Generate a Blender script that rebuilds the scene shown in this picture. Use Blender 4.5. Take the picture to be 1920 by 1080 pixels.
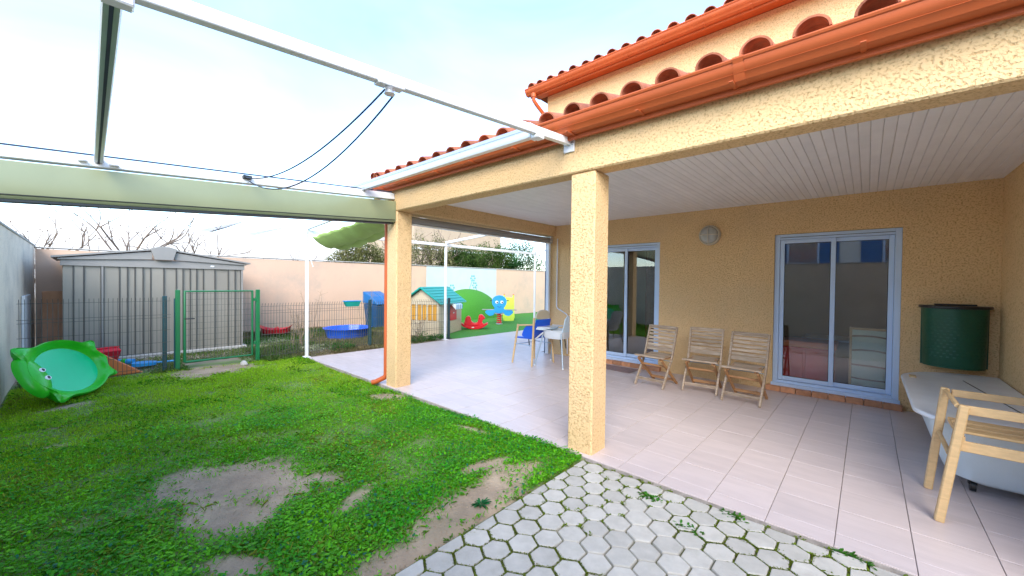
import bpy, math, random
import numpy as np
from mathutils import Vector, Matrix
random.seed(7); RNG = np.random.default_rng(11)
SC = bpy.context.scene
for o in list(bpy.data.objects): bpy.data.objects.remove(o, do_unlink=True)
COL = SC.collection
PI = math.pi; R = math.radians

# ------------------------------------------------------------------ camera, sky, sun, exposure
cam_d = bpy.data.cameras.new('camera'); cam = bpy.data.objects.new('camera', cam_d); COL.objects.link(cam)
cam_d.sensor_width = 36; cam_d.lens = 13.737; cam_d.clip_end = 2000; cam_d.clip_start = .05
yaw, pitch, roll = .738306, -.0145308, .0116739
Fw = Vector((-math.sin(yaw)*math.cos(pitch), math.cos(yaw)*math.cos(pitch), math.sin(pitch)))
Rt = Vector((math.cos(yaw), math.sin(yaw), 0)); Up = Rt.cross(Fw)
Rr = Rt*math.cos(roll)+Up*math.sin(roll); Ur = Up*math.cos(roll)-Rt*math.sin(roll)
cam.matrix_world = Matrix(((Rr.x, Ur.x, -Fw.x, 0), (Rr.y, Ur.y, -Fw.y, 0), (Rr.z, Ur.z, -Fw.z, 1.5), (0, 0, 0, 1)))
SC.camera = cam

SUN_EL, SUN_AZ = R(34), R(-52)          # azimuth measured from +X, counter-clockwise
sund = bpy.data.lights.new('sun', 'SUN'); sun = bpy.data.objects.new('sun', sund); COL.objects.link(sun)
sund.energy = 1.3; sund.angle = R(42); sund.color = (1, .92, .80)
sdir = Vector((math.cos(SUN_EL)*math.cos(SUN_AZ), math.cos(SUN_EL)*math.sin(SUN_AZ), math.sin(SUN_EL)))
sun.rotation_euler = sdir.to_track_quat('Z', 'Y').to_euler(); sun.location = (30, -8, 12)

W = bpy.data.worlds.new('World'); SC.world = W; W.use_nodes = True
nt = W.node_tree; nt.nodes.clear()
wo = nt.nodes.new('ShaderNodeOutputWorld'); bg = nt.nodes.new('ShaderNodeBackground'); bg.inputs[1].default_value = .15
sky = nt.nodes.new('ShaderNodeTexSky'); sky.sky_type = 'NISHITA'; sky.sun_disc = False
sky.sun_elevation = SUN_EL; sky.sun_rotation = PI/2 - SUN_AZ
sky.air_density = 1.0; sky.dust_density = .3; sky.ozone_density = 3.0
tc = nt.nodes.new('ShaderNodeTexCoord'); mp = nt.nodes.new('ShaderNodeMapping'); mp.inputs['Scale'].default_value = (1, 1.6, 3.2)
nz = nt.nodes.new('ShaderNodeTexNoise'); nz.inputs['Scale'].default_value = 1.7; nz.inputs['Detail'].default_value = 7; nz.inputs['Distortion'].default_value = .6
rp = nt.nodes.new('ShaderNodeValToRGB'); rp.color_ramp.elements[0].position = .30; rp.color_ramp.elements[1].position = .85
rp.color_ramp.elements[1].color = (.10, .10, .10, 1)
mx = nt.nodes.new('ShaderNodeMixRGB'); mx.inputs[2].default_value = (7.0, 7.2, 7.6, 1)
L = nt.links.new
L(tc.outputs['Generated'], mp.inputs[0]); L(mp.outputs[0], nz.inputs['Vector']); L(nz.outputs[0], rp.inputs[0])
L(rp.outputs[0], mx.inputs[0]); L(sky.outputs[0], mx.inputs[1]); L(mx.outputs[0], bg.inputs[0]); L(bg.outputs[0], wo.inputs[0])

SC.view_settings.view_transform = 'Standard'; SC.view_settings.look = 'None'; SC.view_settings.gamma = 1
SC.view_settings.use_curve_mapping = False
SC.view_settings.exposure = 2.15
SC.cycles.max_bounces = 8; SC.cycles.diffuse_bounces = 6; SC.cycles.transparent_max_bounces = 12

# ------------------------------------------------------------------ materials
def lin(c): return tuple(c)+(1,)
def newmat(name):
    m = bpy.data.materials.new(name); m.use_nodes = True
    n = m.node_tree; return m, n, n.nodes['Principled BSDF']
def M(name, c, rough=.6, var=.12, scale=6., bump=0., bscale=60., metal=0., c2=None, rnd=0., stretch=(1, 1, 1), dirt=0., dirtc=(.12, .1, .08), spec=.5, coat=0.):
    m, n, b = newmat(name); N = n.nodes.new; K = n.links.new
    t = N('ShaderNodeTexCoord'); oi = N('ShaderNodeObjectInfo')
    mp = N('ShaderNodeMapping'); mp.inputs['Scale'].default_value = stretch
    K(t.outputs['Object'], mp.inputs[0])
    if rnd:
        mu = N('ShaderNodeMath'); mu.operation = 'MULTIPLY'; mu.inputs[1].default_value = 37.; K(oi.outputs['Random'], mu.inputs[0])
        K(mu.outputs[0], mp.inputs['Location'])
    a = N('ShaderNodeTexNoise'); a.inputs['Scale'].default_value = scale; a.inputs['Detail'].default_value = 6; a.inputs['Roughness'].default_value = .6
    K(mp.outputs[0], a.inputs['Vector'])
    mx = N('ShaderNodeMixRGB'); c2 = c2 or tuple(min(1, v*(1+var)) for v in c)
    mx.inputs[1].default_value = lin(tuple(v*(1-var) for v in c)); mx.inputs[2].default_value = lin(c2)
    r = N('ShaderNodeValToRGB'); r.color_ramp.elements[0].position = .3; r.color_ramp.elements[1].position = .7
    K(a.outputs[0], r.inputs[0]); K(r.outputs[0], mx.inputs[0]); out = mx.outputs[0]
    if dirt:
        d = N('ShaderNodeTexNoise'); d.inputs['Scale'].default_value = scale*.35; d.inputs['Detail'].default_value = 8; d.inputs['Roughness'].default_value = .7
        K(t.outputs['Object'], d.inputs['Vector']); rr = N('ShaderNodeValToRGB'); rr.color_ramp.elements[0].position = .52; rr.color_ramp.elements[1].position = .75
        rr.color_ramp.elements[1].color = (dirt, dirt, dirt, 1)
        K(d.outputs[0], rr.inputs[0]); md = N('ShaderNodeMixRGB'); md.inputs[2].default_value = lin(dirtc); K(rr.outputs[0], md.inputs[0]); K(out, md.inputs[1]); out = md.outputs[0]
    if rnd:
        h = N('ShaderNodeHueSaturation'); mr = N('ShaderNodeMapRange'); mr.inputs[3].default_value = 1-rnd; mr.inputs[4].default_value = 1+rnd
        K(oi.outputs['Random'], mr.inputs[0]); K(mr.outputs[0], h.inputs['Value']); K(out, h.inputs['Color']); out = h.outputs[0]
    K(out, b.inputs['Base Color']); b.inputs['Roughness'].default_value = rough; b.inputs['Metallic'].default_value = metal
    b.inputs['Specular IOR Level'].default_value = spec; b.inputs['Coat Weight'].default_value = coat
    if bump:
        q = N('ShaderNodeTexNoise'); q.inputs['Scale'].default_value = bscale; q.inputs['Detail'].default_value = 4
        K(mp.outputs[0], q.inputs['Vector']); bp = N('ShaderNodeBump'); bp.inputs['Strength'].default_value = bump; bp.inputs['Distance'].default_value = .01
        K(q.outputs[0], bp.inputs['Height']); K(bp.outputs[0], b.inputs['Normal'])
    return m
def roughcast(name, c, cdark, s=46., strength=.9, dist=.012, pit=.42, stain=None, wid=.1):
    """coarse sprayed render: lumps with small pits whose aggregate is a deeper tone"""
    m, n, b = newmat(name); N = n.nodes.new; K = n.links.new
    t = N('ShaderNodeTexCoord')
    a = N('ShaderNodeTexNoise'); a.inputs['Scale'].default_value = s; a.inputs['Detail'].default_value = 3.5; a.inputs['Roughness'].default_value = .55; a.inputs['Distortion'].default_value = .35
    v = N('ShaderNodeTexVoronoi'); v.inputs['Scale'].default_value = s*.9; v.feature = 'SMOOTH_F1'
    K(t.outputs['Object'], a.inputs['Vector']); K(t.outputs['Object'], v.inputs['Vector'])
    r = N('ShaderNodeValToRGB'); r.color_ramp.elements[0].position = pit-wid*.7; r.color_ramp.elements[1].position = pit+wid
    K(a.outputs[0], r.inputs[0])
    big = N('ShaderNodeTexNoise'); big.inputs['Scale'].default_value = 1.3; big.inputs['Detail'].default_value = 6; K(t.outputs['Object'], big.inputs['Vector'])
    cm = N('ShaderNodeMixRGB'); cm.inputs[1].default_value = lin(tuple(x*.9 for x in c)); cm.inputs[2].default_value = lin(tuple(min(1, x*1.08) for x in c)); K(big.outputs[0], cm.inputs[0])
    mx = N('ShaderNodeMixRGB'); mx.inputs[1].default_value = lin(cdark); K(cm.outputs[0], mx.inputs[2]); K(r.outputs[0], mx.inputs[0])
    out = mx.outputs[0]
    if stain:
        d = N('ShaderNodeTexNoise'); d.inputs['Scale'].default_value = stain[1]; d.inputs['Detail'].default_value = 9; d.inputs['Roughness'].default_value = .68; K(t.outputs['Object'], d.inputs['Vector'])
        rr = N('ShaderNodeValToRGB'); rr.color_ramp.elements[0].position = .48; rr.color_ramp.elements[1].position = .72; rr.color_ramp.elements[1].color = (stain[2],)*3+(1,)
        K(d.outputs[0], rr.inputs[0]); md = N('ShaderNodeMixRGB'); md.inputs[2].default_value = lin(stain[0]); K(rr.outputs[0], md.inputs[0]); K(out, md.inputs[1]); out = md.outputs[0]
    K(out, b.inputs['Base Color']); b.inputs['Roughness'].default_value = .92; b.inputs['Specular IOR Level'].default_value = .2
    ad = N('ShaderNodeMath'); ad.operation = 'MULTIPLY_ADD'; ad.inputs[1].default_value = -.5; K(v.outputs[0], ad.inputs[0]); K(r.outputs[0], ad.inputs[2])
    bp = N('ShaderNodeBump'); bp.inputs['Strength'].default_value = strength; bp.inputs['Distance'].default_value = dist
    K(ad.outputs[0], bp.inputs['Height']); K(bp.outputs[0], b.inputs['Normal'])
    return m
def leafmat(name, rough=.55, trans=.5):
    """leaf colour comes from the per-leaf colour attribute"""
    m, n, b = newmat(name); N = n.nodes.new; K = n.links.new
    at = N('ShaderNodeAttribute'); at.attribute_name = 'Col'
    tr = N('ShaderNodeBsdfTranslucent'); ms = N('ShaderNodeMixShader'); ms.inputs[0].default_value = trans
    K(at.outputs['Color'], b.inputs['Base Color']); K(at.outputs['Color'], tr.inputs[0]); b.inputs['Roughness'].default_value = rough
    b.inputs['Specular IOR Level'].default_value = .3
    K(b.outputs[0], ms.inputs[1]); K(tr.outputs[0], ms.inputs[2]); K(ms.outputs[0], n.nodes['Material Output'].inputs[0]); return m
def glassmat(name, tint=(.93, .95, .95), ior=1.85):
    m, n, b = newmat(name); N = n.nodes.new; K = n.links.new
    f = N('ShaderNodeFresnel'); f.inputs[0].default_value = ior; t = N('ShaderNodeBsdfTransparent'); t.inputs[0].default_value = lin(tint)
    g = N('ShaderNodeBsdfGlossy'); g.inputs['Roughness'].default_value = .01; ms = N('ShaderNodeMixShader')
    K(f.outputs[0], ms.inputs[0]); K(t.outputs[0], ms.inputs[1]); K(g.outputs[0], ms.inputs[2]); K(ms.outputs[0], n.nodes['Material Output'].inputs[0]); return m

T = {}
T['render'] = roughcast('ochre_roughcast_render', (.77, .525, .265), (.48, .285, .11), s=64, strength=.6, dist=.011, pit=.37, wid=.13, stain=((.60, .43, .25), .9, .5))
T['grey_wall'] = roughcast('grey_rendered_block', (.74, .64, .50), (.50, .42, .32), s=60, strength=.5, dist=.008, pit=.36, stain=((.38, .34, .28), 1.6, .55))
T['pink_wall'] = roughcast('pink_smooth_render', (.64, .44, .31), (.50, .34, .24), s=70, strength=.25, dist=.005, pit=.3, stain=((.46, .36, .28), 1.1, .8))
T['mural_white'] = M('white_mural_paint', (.50, .57, .58), .8, .06, 2.5, .2, 60, dirt=.35, dirtc=(.5, .5, .45))
T['mural_teal'] = M('teal_mural_paint', (.12, .42, .42), .8, .2, 9)
T['ceiling'] = M('white_ceiling_board', (.80, .77, .74), .45, .05, 3, rnd=.03)
T['tile'] = M('pink_beige_floor_tile', (.555, .47, .445), .38, .07, 5, .12, 30, rnd=.035, stretch=(.5, 3, 1), dirt=.22, dirtc=(.44, .38, .38), spec=.55)
T['grout'] = M('dark_tile_grout', (.33, .29, .26), .95, .3, 20)
T['paver'] = M('pale_concrete_paver', (.45, .425, .37), .9, .10, 14, .35, 160, rnd=.10, dirt=.45, dirtc=(.30, .29, .23))
T['sand'] = M('mossy_joint_sand', (.13, .15, .035), 1, .4, 9, .5, 80, c2=(.28, .26, .19))
T['gutter'] = M('terracotta_painted_gutter', (.45, .095, .024), .5, .10, 3, spec=.35, dirt=.22, dirtc=(.32, .10, .05))
T['rtile'] = M('terracotta_roof_tile', (.40, .13, .065), .85, .3, 14, .3, 60, rnd=.35, dirt=.6, dirtc=(.27, .17, .12))
T['pvc'] = M('white_plastic_frame', (.52, .66, .86), .3, .03, 3, dirt=.15, dirtc=(.5, .5, .5))
T['white_metal'] = M('white_powder_coated_metal', (.76, .77, .78), .3, .04, 3)
T['alu'] = M('brushed_aluminium_rail', (.55, .58, .62), .32, .06, 5, metal=.6)
T['dark_gap'] = M('dark_slot', (.02, .03, .06), .6, .1)
T['green_box'] = M('sage_green_lacquered_metal', (.25, .275, .155), .3, .05, 2)
T['cord'] = M('navy_cord', (.03, .045, .075), .7, .1)
T['shed'] = M('taupe_steel_sheet', (.29, .27, .23), .33, .06, 1.5, metal=.15, dirt=.25, dirtc=(.3, .28, .25))
T['rib'] = M('dark_steel_rib', (.08, .078, .07), .4, .06, 3)
T['shed_trim'] = M('grey_steel_trim', (.27, .26, .24), .4, .06, 3)
T['concrete'] = M('pale_concrete', (.45, .43, .39), .9, .15, 8, .3, 90)
T['dgreen'] = M('dark_green_paint', (.01, .16, .055), .35, .08, 6)
T['teal_post'] = M('dark_blue_green_post', (.015, .07, .085), .4, .1, 6)
T['wire'] = M('dark_fence_wire', (.09, .095, .085), .6, .2, 10)
T['glass'] = glassmat('door_glass')
T['wood'] = M('weathered_teak', (.38, .255, .155), .75, .3, 7, .3, 40, stretch=(1, 9, 9), rnd=.16, c2=(.54, .44, .335))
T['wood_red'] = M('oiled_teak_underside', (.40, .20, .08), .65, .25, 8, .3, 40, stretch=(2, 2, 8), rnd=.1)
T['pale_wood'] = M('pale_beech_wood', (.60, .41, .20), .55, .12, 6, .1, 40, stretch=(3, 3, 10), rnd=.08, dirt=.25, dirtc=(.35, .25, .15))
T['brick'] = M('orange_sill_brick', (.52, .24, .12), .8, .2, 18, .3, 80, rnd=.2)
T['soil'] = M('garden_soil', (.33, .245, .165), 1, .25, 3.2, 1., 45, c2=(.44, .335, .225), dirt=.6, dirtc=(.17, .155, .09))
def mossy_soil():
    m = T['soil']; n = m.node_tree; b = n.nodes['Principled BSDF']; src = b.inputs['Base Color'].links[0].from_socket
    at = n.nodes.new('ShaderNodeAttribute'); at.attribute_name = 'thatch'; mx = n.nodes.new('ShaderNodeMixRGB'); mx.inputs[2].default_value = (.10, .20, .03, 1)
    n.links.new(at.outputs['Fac'], mx.inputs[0]); n.links.new(src, mx.inputs[1]); n.links.new(mx.outputs[0], b.inputs['Base Color'])
mossy_soil()
T['turf'] = M('artificial_turf', (.045, .22, .015), .9, .3, 60, .8, 220)
T['leaf'] = leafmat('green_leaf')
T['dryleaf'] = leafmat('dry_stalk', .8, .1)
T['bark'] = M('grey_brown_bark', (.16, .12, .09), .9, .25, 20, .4, 60)
def plastic(name, c, rough=.35, **k): return M(name, c, rough, .06, 3, **k)
T['p_green'] = plastic('bright_green_plastic', (.02, .47, .015), .3, dirt=.2, dirtc=(.3, .4, .1))
T['p_mint'] = plastic('mint_green_plastic', (.0, .55, .22), .25)
T['p_blue'] = plastic('royal_blue_plastic', (.01, .10, .62), .3)
T['p_sky'] = plastic('sky_blue_plastic', (.02, .30, .66), .35)
T['p_red'] = plastic('red_plastic', (.62, .01, .025), .3)
T['p_orange'] = plastic('orange_plastic', (.72, .20, .06), .4)
T['p_lime'] = plastic('lime_plastic', (.60, .75, .08), .4)
T['p_cream'] = plastic('cream_plastic', (.55, .46, .31), .5)
T['p_yellow'] = plastic('amber_plastic', (.60, .30, .03), .4)
T['p_teal'] = plastic('teal_plastic', (.0, .30, .24), .45)
T['p_navy'] = plastic('dark_blue_plastic', (.01, .06, .15), .35)
T['p_lid'] = plastic('blue_lid_plastic', (.01, .12, .32), .35)
T['p_white'] = plastic('white_plastic', (.72, .76, .78), .35, dirt=.2, dirtc=(.5, .5, .48))
T['p_ice'] = plastic('pale_blue_white_plastic', (.62, .74, .80), .4)
T['p_black'] = plastic('black_plastic', (.012, .014, .015), .4)
T['p_dgreen'] = plastic('bottle_green_plastic', (.008, .085, .045), .4, bump=.25, bscale=30)
T['steel'] = M('blue_grey_steel', (.36, .45, .52), .35, .06, 4, metal=.3)
T['fabric'] = M('lime_green_awning_cloth', (.38, .52, .15), .8, .10, 5, .2, 200)
T['redcloth'] = M('dark_red_curtain', (.16, .03, .025), .9, .2, 6)
T['room'] = M('beige_room_wall', (.45, .38, .28), .9, .06, 2)
T['roomfloor'] = M('grey_room_floor', (.28, .26, .25), .5, .1, 5)
T['white_wall'] = M('white_house_wall', (.72, .70, .66), .9, .05, 2, .2, 50)
T['cream_wall'] = M('cream_house_wall', (.38, .29, .2), .9, .06, 2, .2, 50)
T['blue_paint'] = M('blue_shutter_paint', (.03, .14, .36), .5, .1, 3)
T['grey_roof'] = M('grey_sheet_roof', (.33, .33, .34), .6, .08, 2)
T['lampglass'] = M('frosted_lamp_glass', (.42, .42, .38), .3, .1, 20, .2, 60)
T['lampmetal'] = M('cream_lamp_metal', (.58, .52, .40), .4, .1, 8)
# ------------------------------------------------------------------ builders
def origin(o):
    v = Vector((0, 0, 0))
    while o is not None: v += o.location; o = o.parent
    return v
def tag(o, label=None, cat=None, group=None, kind=None):
    if label: o['label'] = label
    if cat: o['category'] = cat
    if group: o['group'] = group
    if kind: o['kind'] = kind
    return o
def root(name, label, cat, loc, rz=0, group=None):
    o = bpy.data.objects.new(name, None); COL.objects.link(o); o.location = loc; o.rotation_euler = (0, 0, rz); o.empty_display_size = .1
    return tag(o, label, cat, group)
def sub(name, parent, loc=(0, 0, 0)):
    o = bpy.data.objects.new(name, None); COL.objects.link(o); o.parent = parent; o.location = loc; return o
def link(name, me, parent=None, loc=(0, 0, 0), rot=(0, 0, 0), scale=(1, 1, 1)):
    o = bpy.data.objects.new(name, me); COL.objects.link(o); o.parent = parent; o.location = loc; o.rotation_euler = rot; o.scale = scale; return o
class MB:
    def __init__(s): s.v = []; s.f = []
    def add(s, vs, fs):
        n = len(s.v); s.v += [tuple(v) for v in vs]; s.f += [tuple(n+i for i in f) for f in fs]; return s
    def box(s, x0, x1, y0, y1, z0, z1):
        return s.add([(x0, y0, z0), (x1, y0, z0), (x1, y1, z0), (x0, y1, z0), (x0, y0, z1), (x1, y0, z1), (x1, y1, z1), (x0, y1, z1)],
                     [(3, 2, 1, 0), (4, 5, 6, 7), (0, 1, 5, 4), (1, 2, 6, 5), (2, 3, 7, 6), (3, 0, 4, 7)])
    def bar(s, p, q, w, h, up=(0, 0, 1)):
        p = Vector(p); q = Vector(q); d = (q-p).normalized(); up = Vector(up)
        if abs(d.dot(up)) > .98: up = Vector((0, 1, 0))
        x = d.cross(up).normalized(); u = x.cross(d).normalized()
        vs = [e+x*a*w/2+u*b*h/2 for e in (p, q) for a, b in ((-1, -1), (1, -1), (1, 1), (-1, 1))]
        return s.add(vs, [(3, 2, 1, 0), (4, 5, 6, 7), (0, 1, 5, 4), (1, 2, 6, 5), (2, 3, 7, 6), (3, 0, 4, 7)][::1])
    def tube(s, pts, r, n=8, cap=True):
        pts = [Vector(p) for p in pts]; rr = r if isinstance(r, (list, tuple)) else [r]*len(pts)
        vs = []; pu = None
        for i, p in enumerate(pts):
            d = (pts[min(i+1, len(pts)-1)]-pts[max(i-1, 0)]).normalized()
            a = pu if pu is not None else (Vector((0, 0, 1)) if abs(d.z) < .9 else Vector((1, 0, 0)))
            x = d.cross(a).normalized(); u = x.cross(d).normalized(); pu = u
            vs += [p+(x*math.cos(2*PI*k/n)+u*math.sin(2*PI*k/n))*rr[i] for k in range(n)]
        fs = [(i*n+k, i*n+(k+1) % n, (i+1)*n+(k+1) % n, (i+1)*n+k) for i in range(len(pts)-1) for k in range(n)]
        if cap: fs += [tuple(range(n))[::-1], tuple((len(pts)-1)*n+k for k in range(n))]
        return s.add(vs, fs)
    def rings(s, rings, closed=True, cap0=False, cap1=False):
        n = len(rings[0]); vs = [p for r in rings for p in r]; m = n if closed else n-1
        fs = [(i*n+k, i*n+(k+1) % n, (i+1)*n+(k+1) % n, (i+1)*n+k) for i in range(len(rings)-1) for k in range(m)]
        if cap0: fs.append(tuple(range(n))[::-1])
        if cap1: fs.append(tuple((len(rings)-1)*n+k for k in range(n)))
        return s.add(vs, fs)
    def lathe(s, prof, n=24, c=(0, 0, 0), sx=1, sy=1, cap0=False, cap1=False, a0=0, a1=2*PI):
        full = abs(a1-a0-2*PI) < 1e-6; m = n if full else n+1
        rg = [[(c[0]+r*sx*math.cos(a0+(a1-a0)*k/n), c[1]+r*sy*math.sin(a0+(a1-a0)*k/n), c[2]+z) for k in range(m)] for r, z in prof]
        return s.rings(rg, full, cap0, cap1)
    def prism(s, poly, fn):
        """poly = 2-D outline, fn(u, v, side 0/1) -> 3-D point"""
        n = len(poly); vs = [fn(u, v, 0) for u, v in poly]+[fn(u, v, 1) for u, v in poly]
        fs = [tuple(range(n))[::-1], tuple(range(n, 2*n))]+[(i, (i+1) % n, n+(i+1) % n, n+i) for i in range(n)]
        return s.add(vs, fs)
    def mesh(s, name, mat, off=(0, 0, 0), smooth=None):
        me = bpy.data.meshes.new(name); o = Vector(off)
        me.from_pydata([(v[0]-o.x, v[1]-o.y, v[2]-o.z) for v in s.v], [], s.f); me.materials.append(mat)
        import bmesh
        bm = bmesh.new(); bm.from_mesh(me); bmesh.ops.recalc_face_normals(bm, faces=bm.faces); bm.to_mesh(me); bm.free()
        if smooth is not None:
            me.polygons.foreach_set('use_smooth', [True]*len(me.polygons)); me.set_sharp_from_angle(angle=R(smooth))
        me.update(); return me
    def build(s, name, mat, parent=None, local=False, smooth=None, bevel=0, label=None, cat=None, group=None, kind=None, seg=1):
        mat = T[mat] if isinstance(mat, str) else mat
        if parent is None:
            a = np.array(s.v); c = (a.min(0)+a.max(0))/2; base = (float(c[0]), float(c[1]), float(a[:, 2].min()))
            o = link(name, s.mesh(name, mat, base, smooth), None, base)
        else:
            o = link(name, s.mesh(name, mat, (0, 0, 0) if local else origin(parent), smooth), parent)
        if bevel:
            b = o.modifiers.new('bevel', 'BEVEL'); b.width = bevel; b.segments = seg; b.limit_method = 'ANGLE'; b.angle_limit = R(40)
        return tag(o, label, cat, group, kind)
def B(x0, x1, y0, y1, z0, z1): return MB().box(x0, x1, y0, y1, z0, z1)
def copytree(o, parent=None):
    c = o.copy(); COL.objects.link(c); c.parent = parent
    for ch in list(o.children): copytree(ch, c)
    return c
def vnoise(x, y, seed=0):
    """smooth 2-D value noise in numpy, 0..1"""
    xi = np.floor(x).astype(int); yi = np.floor(y).astype(int); fx = x-xi; fy = y-yi
    fx = fx*fx*(3-2*fx); fy = fy*fy*(3-2*fy)
    def h(a, b):
        n = (a*374761393+b*668265263+seed*974634777) & 0x7fffffff; n = ((n ^ (n >> 13))*1274126177) & 0x7fffffff
        return ((n ^ (n >> 16)) & 0xffff)/65535.
    return (h(xi, yi)*(1-fx)+h(xi+1, yi)*fx)*(1-fy)+(h(xi, yi+1)*(1-fx)+h(xi+1, yi+1)*fx)*fy
def leaves(name, P, Lh, Wd, az, tilt, col, mat, parent=None, fold=.25, bend=.35, off=(0, 0, 0), **k):
    """many six-cornered folded leaves/blades in one mesh. P (n,3) base; Lh length, Wd half width, az heading, tilt from the horizontal"""
    n = len(P); d = np.stack([np.cos(az)*np.cos(tilt), np.sin(az)*np.cos(tilt), np.sin(tilt)], 1)
    sx = np.stack([-np.sin(az), np.cos(az), np.zeros(n)], 1); nr = np.cross(d, sx)
    Lc = Lh[:, None]; Wc = Wd[:, None]; down = np.array([0, 0, -1.])[None]*Lc*bend
    p0 = P; tip = P+d*Lc+down
    m1 = P+d*Lc*.38+down*.08; m2 = P+d*Lc*.74+down*.45; lift = nr*Wc*fold
    V = np.stack([p0, m1+sx*Wc*.9-lift, m2+sx*Wc*.75-lift, tip, m2-sx*Wc*.75-lift, m1-sx*Wc*.9-lift], 1).reshape(-1, 3)-np.array(off)[None]
    b = (np.arange(n)*6)[:, None]; F = np.concatenate([b+np.array([[0, 1, 2, 3]]), b+np.array([[0, 3, 4, 5]])], 1).reshape(-1)
    me = bpy.data.meshes.new(name); me.vertices.add(n*6); me.vertices.foreach_set('co', V.reshape(-1).astype(np.float32))
    me.loops.add(n*8); me.loops.foreach_set('vertex_index', F.astype(np.int32)); me.polygons.add(n*2)
    me.polygons.foreach_set('loop_start', (np.arange(n*2)*4).astype(np.int32)); me.polygons.foreach_set('loop_total', np.full(n*2, 4, np.int32))
    me.update(calc_edges=True); me.materials.append(T[mat])
    at = me.attributes.new('Col', 'FLOAT_COLOR', 'POINT'); c = np.ones((n, 6, 4), np.float32); c[:, :, :3] = col[:, None, :]
    at.data.foreach_set('color', c.reshape(-1)); me.validate()
    o = link(name, me, parent, off if parent is None else (0, 0, 0)); tag(o, **k); return o
def cmix(a, b, t): return np.array(a)[None]*(1-t[:, None])+np.array(b)[None]*t[:, None]
# ------------------------------------------------------------------ the setting: ground, terrace, paving
def sm(a, b, x):
    t = np.clip((x-a)/(b-a), 0, 1); return t*t*(3-2*t)
def gh(x, y):
    """height of the earth"""
    x = np.asarray(x, float); y = np.asarray(y, float)
    z = -.02-.028*sm(-1.9, -4.2, x)+.03*sm(-6.5, -8, x)+.02*(vnoise(x*1.7+50, y*1.7+50, 3)-.5)
    bump = .012*(vnoise(x*6+90, y*6+40, 5)-.5); z = z+bump
    z = np.where((x > -1.80) & (y < 2.95), -.09, z)
    z = np.where((x > -7.9) & (y > 3.02), -.22, z)
    return np.where((x < -8.1) & (y > 6.62), -.09, z)
xs = [-900, -300, -120, -60, -30, -20, -16]+list(np.arange(-14, -8.6, .3))+list(np.arange(-8.4, -1.5, .09))+[-1, 0, 1, 2, 4, 8, 20, 60, 200, 900]
ys = [-900, -300, -100, -40, -12, -6, -2]+list(np.arange(-.9, 3.2, .09))+list(np.arange(3.4, 7.5, .3))+[8, 10, 14, 20, 30, 60, 120, 300, 900]
GX, GY = np.meshgrid(xs, ys); GZ = gh(GX, GY); g = MB(); nx = len(xs)
g.v = [tuple(map(float, p)) for p in zip(GX.ravel(), GY.ravel(), GZ.ravel())]
g.f = [(j*nx+i, j*nx+i+1, (j+1)*nx+i+1, (j+1)*nx+i) for j in range(len(ys)-1) for i in range(nx-1)]
o = link('ground', g.mesh('ground', T['soil'], (0, 0, 0), 180)); tag(o, 'bare grey brown garden earth', None, None, 'structure')

# terrace: slab with its floor tiles
ter = link('terrace', B(-7.985, 1.07, 2.915, 6.70, -.3, -.008).add(*(lambda m: (m.v, m.f))(B(-7.985, -5.13, 6.70, 11.0, -.3, -.008))).mesh('terrace', T['grout']))
tag(ter, 'covered terrace floored with square pink beige tiles', None, None, 'structure')
def inview(x, y, m=60):
    d = Vector((x, y, -1.5)); z = d.dot(Fw)
    if z < .1: return False
    return -m < 960+732.6*d.dot(Rr)/z < 1920+m and -m < 540-732.6*d.dot(Ur)/z < 1080+m
st = .3405; jx = [-.117+st*k for k in range(-24, 5)]; jy = [3.76+st*k for k in range(-3, 23)]
cells = []
for a in jx:
    for b in jy:
        x0, x1, y0, y1 = max(a, -7.98), min(a+st, 1.068), max(b, 2.92), min(b+st, 10.98)
        if a+st/2 > -5.13: y1 = min(y1, 6.698)
        elif a+st > -5.13 and b > 6.6: x1 = min(x1, -5.135)
        if x1-x0 < .03 or y1-y0 < .03: continue
        cells.append(((x0+x1)/2, (y0+y1)/2, x1-x0-.0045, y1-y0-.002))
cells.sort(key=lambda c: (not inview(c[0], c[1]), c[0]**2+c[1]**2))
def tilebm(w, h, t=.016):
    b = .0012; m = MB(); m.rings([[(-w/2, -h/2, -t), (w/2, -h/2, -t), (w/2, h/2, -t), (-w/2, h/2, -t)], [(-w/2, -h/2, -b), (w/2, -h/2, -b), (w/2, h/2, -b), (-w/2, h/2, -b)],
                                [(-w/2+b, -h/2+b, 0), (w/2-b, -h/2+b, 0), (w/2-b, h/2-b, 0), (-w/2+b, h/2-b, 0)]], True, True, True); return m
tcache = {}; rest = MB()
for i, (x, y, w, h) in enumerate(cells):
    dz = random.uniform(-.0008, .0008)
    if i < 300:
        k = (round(w, 3), round(h, 3))
        if k not in tcache: tcache[k] = tilebm(w, h).mesh('floor_tile', T['tile'])
        link('floor_tile', tcache[k], ter, (x, y, dz))
    else:
        m = tilebm(w, h); rest.add([(a+x, b+y, c+dz) for a, b, c in m.v], m.f)
link('floor_tile_field', rest.mesh('floor_tile_field', T['tile']), ter)['kind'] = 'stuff'

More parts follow.
